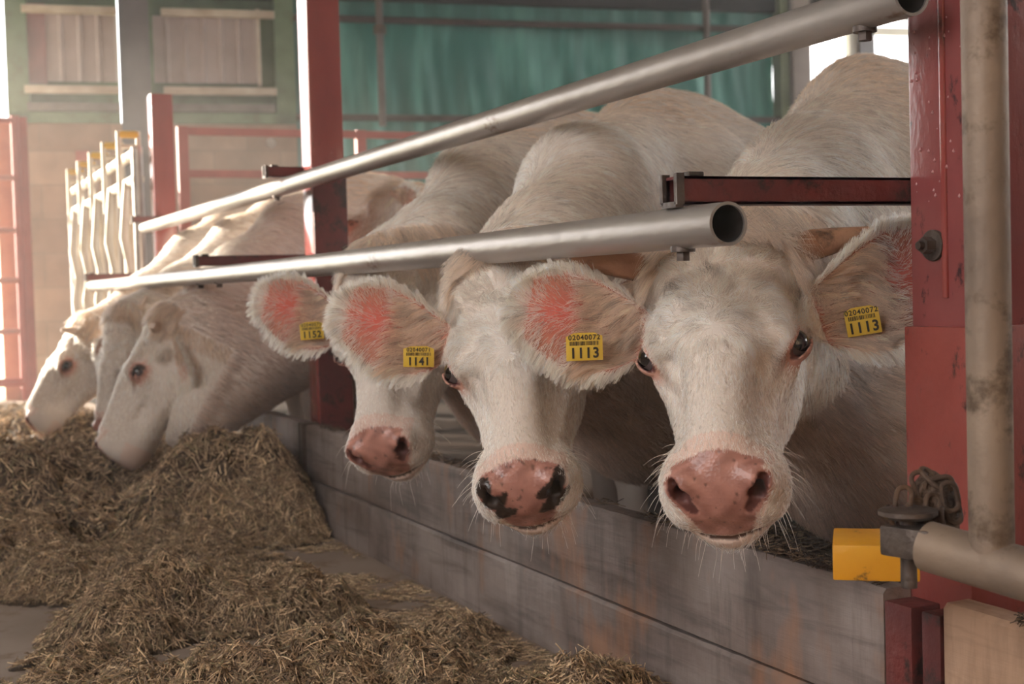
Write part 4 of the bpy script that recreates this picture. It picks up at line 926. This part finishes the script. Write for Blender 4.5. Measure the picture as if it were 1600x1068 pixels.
#HAY_START
# ------------------------------------------------------------------ silage and hay on the alley floor
def lattice(seed, n=64):
    return np.random.default_rng(seed).random((n, n))
def vnoise(x, y, f, seed):
    g = lattice(seed); n = g.shape[0]; x = x*f; y = y*f; xi = np.floor(x).astype(int); yi = np.floor(y).astype(int); u = x-xi; v = y-yi
    u = u*u*(3-2*u); v = v*v*(3-2*v); a = g[xi % n, yi % n]; b = g[(xi+1) % n, yi % n]; c = g[xi % n, (yi+1) % n]; d = g[(xi+1) % n, (yi+1) % n]
    return (a*(1-u)+b*u)*(1-v)+(c*(1-u)+d*u)*v-.5
MOUNDS = [(.55, 4.05, .085, .26, .34, 0), (.86, 4.0, .07, .22, .30, 0), (.30, 4.5, .10, .25, .3, 0),  # x, y, height, spread along x, spread along y, turn
    (.50, 3.36, .15, .20, .15, .15), (.82, 3.40, .13, .22, .13, -.15), (.42, 2.72, .10, .22, .16, .2), (.78, 2.66, .15, .24, .18, 0), (.98, 2.50, .07, .16, .14, 0),
    (.30, 2.98, .09, .14, .2, 0), (1.16, 2.92, .08, .10, .14, 0), (1.06, 2.22, .11, .13, .15, 0), (1.24, 2.30, .07, .07, .14, 0), (.60, 2.2, .10, .3, .2, 0), (1.25, 1.93, .10, .05, .08, 0),
    (.12, 5.35, .28, .42, .50, 0), (.42, 4.98, .18, .24, .28, .2), (1.08, 5.05, .31, .28, .42, 0), (.86, 4.72, .16, .2, .24, 0), (1.17, 4.62, .16, .12, .18, 0), (.62, 5.7, .22, .3, .4, 0),
    (.50, 6.6, .20, .45, .4, 0), (1.0, 6.4, .24, .25, .6, 0), (.7, 7.5, .20, .45, .5, 0), (.3, 8.6, .15, .5, .6, 0), (.95, 8.6, .16, .3, .6, 0), (.7, 10.0, .12, .5, .7, 0)]
def hay_h(x, y):
    h = np.full_like(x, -.030)
    for (a, b, hh, sx, sy, tn) in MOUNDS:
        dx = (x-a)*math.cos(tn)+(y-b)*math.sin(tn); dy = (y-b)*math.cos(tn)-(x-a)*math.sin(tn)
        h = h+hh*np.exp(-((dx/sx)**2+(dy/sy)**2)**1.15*.9)
    k = np.clip((h+.03)*14, 0, 1)
    h = h+k*(.095*vnoise(x, y, 5.5, 1)+.055*vnoise(x, y, 12, 2)+.035*vnoise(x, y, 26, 3))+.020*vnoise(x, y, 9, 5)+k*.018*vnoise(x, y, 60, 6)
    return np.minimum(h, .40)
def hay_mesh():
    xs = np.arange(-.7, 1.296, .014); ys = [1.6]
    while ys[-1] < 11.6: ys.append(ys[-1]+.010+.0035*(ys[-1]-1.6))
    ys = np.array(ys); X, Y = np.meshgrid(xs, ys, indexing='ij'); Z = hay_h(X, Y); nx, ny = X.shape
    V = np.stack([X, Y, Z], -1).reshape(-1, 3); i = np.arange(nx-1)[:, None]*ny+np.arange(ny-1)[None]; Q = np.stack([i, i+ny, i+ny+1, i+1], -1).reshape(-1, 4)
    Q = Q[(V[Q, 2] > -.006).any(1)]; V[:, 2] = np.maximum(V[:, 2], -.004); use, inv = np.unique(Q, return_inverse=True)
    return V[use], inv.reshape(-1, 4)
V, Q = hay_mesh()
me = bpy.data.meshes.new('hay_heap'); me.from_pydata(V.tolist(), [], Q.tolist()); me.polygons.foreach_set('use_smooth', [True]*len(me.polygons))
m_hay = pmat('chopped_hay', lin((92, 74, 56)), lin((56, 43, 33)), 38, 0.95, 0, 1.0, 120, lin((46, 34, 24)), 30, 0.52, dsoft=0.15)
me.materials.append(m_hay); hay = bpy.data.objects.new('hay_heap', me); COL.objects.link(hay)
tag(hay, 'brown chopped hay and silage heaped along the feeding alley floor', 'hay', kind='stuff')
def straw_mat():
    m = bpy.data.materials.new('straw'); m.use_nodes = True; N = m.node_tree.nodes; L = m.node_tree.links; p = N['Principled BSDF']; p.inputs['Roughness'].default_value = .6
    a = N.new('ShaderNodeAttribute'); a.attribute_name = 'tint'; L.new(a.outputs['Color'], p.inputs['Base Color']); return m
m_straw = straw_mat()
def straws(name, n, y0, y1, l0, l1, rad, seed, label, thin=.0):
    rg = np.random.default_rng(seed); k = n*4
    x = rg.uniform(-.7, 1.285, k); u = rg.random(k); y = y0+(y1-y0)*u**1.25
    h = hay_h(x, y); p = np.where(h > .004, 1.0, np.clip((vnoise(x, y, 3.2, 9)+vnoise(x, y, 11, 10)*.8+.10+(x > .55)*.12)*1.4, 0, .5)*(x > .35)); px_ = rg.random(k) < p
    x, y, h = x[px_][:n], y[px_][:n], np.maximum(h[px_][:n], 0); n = len(x)
    e = .01; gx = (hay_h(x+e, y)-hay_h(x-e, y))/(2*e); gy = (hay_h(x, y+e)-hay_h(x, y-e))/(2*e); on = h > .004; gx *= on; gy *= on
    az = rg.uniform(0, 2*math.pi, n); az += 1.2*vnoise(x, y, 14, 20); dx, dy = np.cos(az), np.sin(az); tilt = rg.normal(0.10, .30, n)*np.where(on, 1, .15)
    d = np.stack([dx, dy, gx*dx+gy*dy+tilt], 1); d /= np.linalg.norm(d, axis=1)[:, None]; ln = (l0+(l1-l0)*rg.random(n)**2.2)
    c = np.stack([x, y, h+.002+rg.random(n)*.012*on], 1); seg = 4; t = np.linspace(-.5, .5, seg)[None, :, None]
    bend = rg.normal(0, .18, (n, 1, 3)); P = c[:, None, :]+d[:, None, :]*ln[:, None, None]*t+bend*ln[:, None, None]*(t*t-.1)
    P[:, :, 2] = np.maximum(P[:, :, 2], .0015); P[:, :, 0] = np.minimum(P[:, :, 0], 1.296)
    hc = bpy.data.hair_curves.new(name); hc.add_curves([seg]*n); hc.position_data.foreach_set('vector', P.astype(np.float32).ravel())
    r = np.repeat((rad*rg.uniform(.5, 1.5, n))[:, None], seg, 1); ra = hc.attributes.get('radius') or hc.attributes.new('radius', 'FLOAT', 'POINT'); ra.data.foreach_set('value', r.astype(np.float32).ravel())
    pal = np.array([lc((120, 98, 76)), lc((156, 132, 104)), lc((92, 75, 57)), lc((198, 174, 140)), lc((112, 101, 74)), lc((72, 57, 45))]); w_ = np.array([.24, .24, .17, .12, .13, .10])
    cc = pal[rg.choice(6, n, p=w_)]*1.6*rg.uniform(.8, 1.2, (n, 1)); ca = hc.attributes.new('tint', 'FLOAT_COLOR', 'CURVE'); ca.data.foreach_set('color', np.concatenate([cc, np.ones((n, 1))], 1).astype(np.float32).ravel())
    hc.materials.append(m_straw); o = bpy.data.objects.new(name, hc); COL.objects.link(o); tag(o, label, 'straw', kind='stuff'); return o
straws('straw_stalks', 150000, 1.7, 4.6, .008, .055, .00075, 31, 'loose brown straw stalks strewn over the nearer half of the alley')
straws('straw_stalks', 90000, 4.4, 11.0, .015, .075, .0015, 32, 'loose straw stalks strewn over the farther half of the alley')

def patch(n, x0, x1, y0, y1, zf, rad, ln, seed, label, dark):
    rg = np.random.default_rng(seed); x = rg.uniform(x0, x1, n); y = rg.uniform(y0, y1, n); k = vnoise(x, y, 9, seed) > -.12; x, y = x[k], y[k]; n = len(x)
    az = rg.uniform(0, 6.28, n); d = np.stack([np.cos(az), np.sin(az), rg.normal(.08, .22, n)], 1); L_ = ln*(.3+rg.random(n)); t = np.linspace(-.5, .5, 4)[None, :, None]
    P = np.stack([x, y, zf(x, y)+.004+.010*rg.random(n)], 1)[:, None, :]+d[:, None, :]*L_[:, None, None]*t+rg.normal(0, .2, (n, 1, 3))*L_[:, None, None]*(t*t)
    hc = bpy.data.hair_curves.new('straw_litter'); hc.add_curves([4]*n); hc.position_data.foreach_set('vector', P.astype(np.float32).ravel())
    ra = hc.attributes.get('radius') or hc.attributes.new('radius', 'FLOAT', 'POINT'); ra.data.foreach_set('value', np.full(n*4, rad, np.float32))
    pal = np.array([lc((96, 76, 58)), lc((70, 54, 42)), lc((130, 106, 80)), lc((50, 38, 30))])*dark; cc = pal[rg.choice(4, n)]
    hc.attributes.new('tint', 'FLOAT_COLOR', 'CURVE').data.foreach_set('color', np.concatenate([cc, np.ones((n, 1))], 1).astype(np.float32).ravel())
    hc.materials.append(m_straw); o = bpy.data.objects.new('straw_litter', hc); COL.objects.link(o); tag(o, label, 'straw', kind='stuff')
patch(3500, 1.302, 1.346, .75, 2.0, lambda x, y: np.full_like(x, .352), .0007, .022, 41, 'dark crumbs of hay littering the top of the boards near the yellow bracket', .9)
patch(1200, 1.302, 1.346, 2.0, 4.6, lambda x, y: np.full_like(x, .349), .0007, .018, 42, 'sparse hay crumbs along the top edge of the long boards', .9)
def bed(x, y): return -.05+.34*np.exp(-((x-1.62)/.22)**4-((y-2.2)/.42)**4)+.30*np.exp(-((x-1.60)/.18)**4-((y-3.7)/.5)**4)+.03*vnoise(x, y, 12, 3)
xs = np.arange(1.40, 2.3, .03); ys = np.arange(1.72, 4.7, .03); X_, Y_ = np.meshgrid(xs, ys, indexing='ij'); Vb = np.stack([X_, Y_, bed(X_, Y_)], -1).reshape(-1, 3)
ny = len(ys); ii = np.arange(len(xs)-1)[:, None]*ny+np.arange(ny-1)[None]; Qb = np.stack([ii, ii+ny, ii+ny+1, ii+1], -1).reshape(-1, 4)
mb_ = bpy.data.meshes.new('bedding_heap'); mb_.from_pydata(Vb.tolist(), [], Qb.tolist()); mb_.materials.append(m_hay); ob = bpy.data.objects.new('bedding_heap', mb_); COL.objects.link(ob)
tag(ob, 'dark bedding straw heaped behind the boards under the facing cows', 'bedding', kind='stuff')
patch(26000, 1.41, 2.1, 1.75, 4.5, bed, .0010, .045, 43, 'dark straw stalks on the bedding heap behind the boards', .75)
#HAY_END
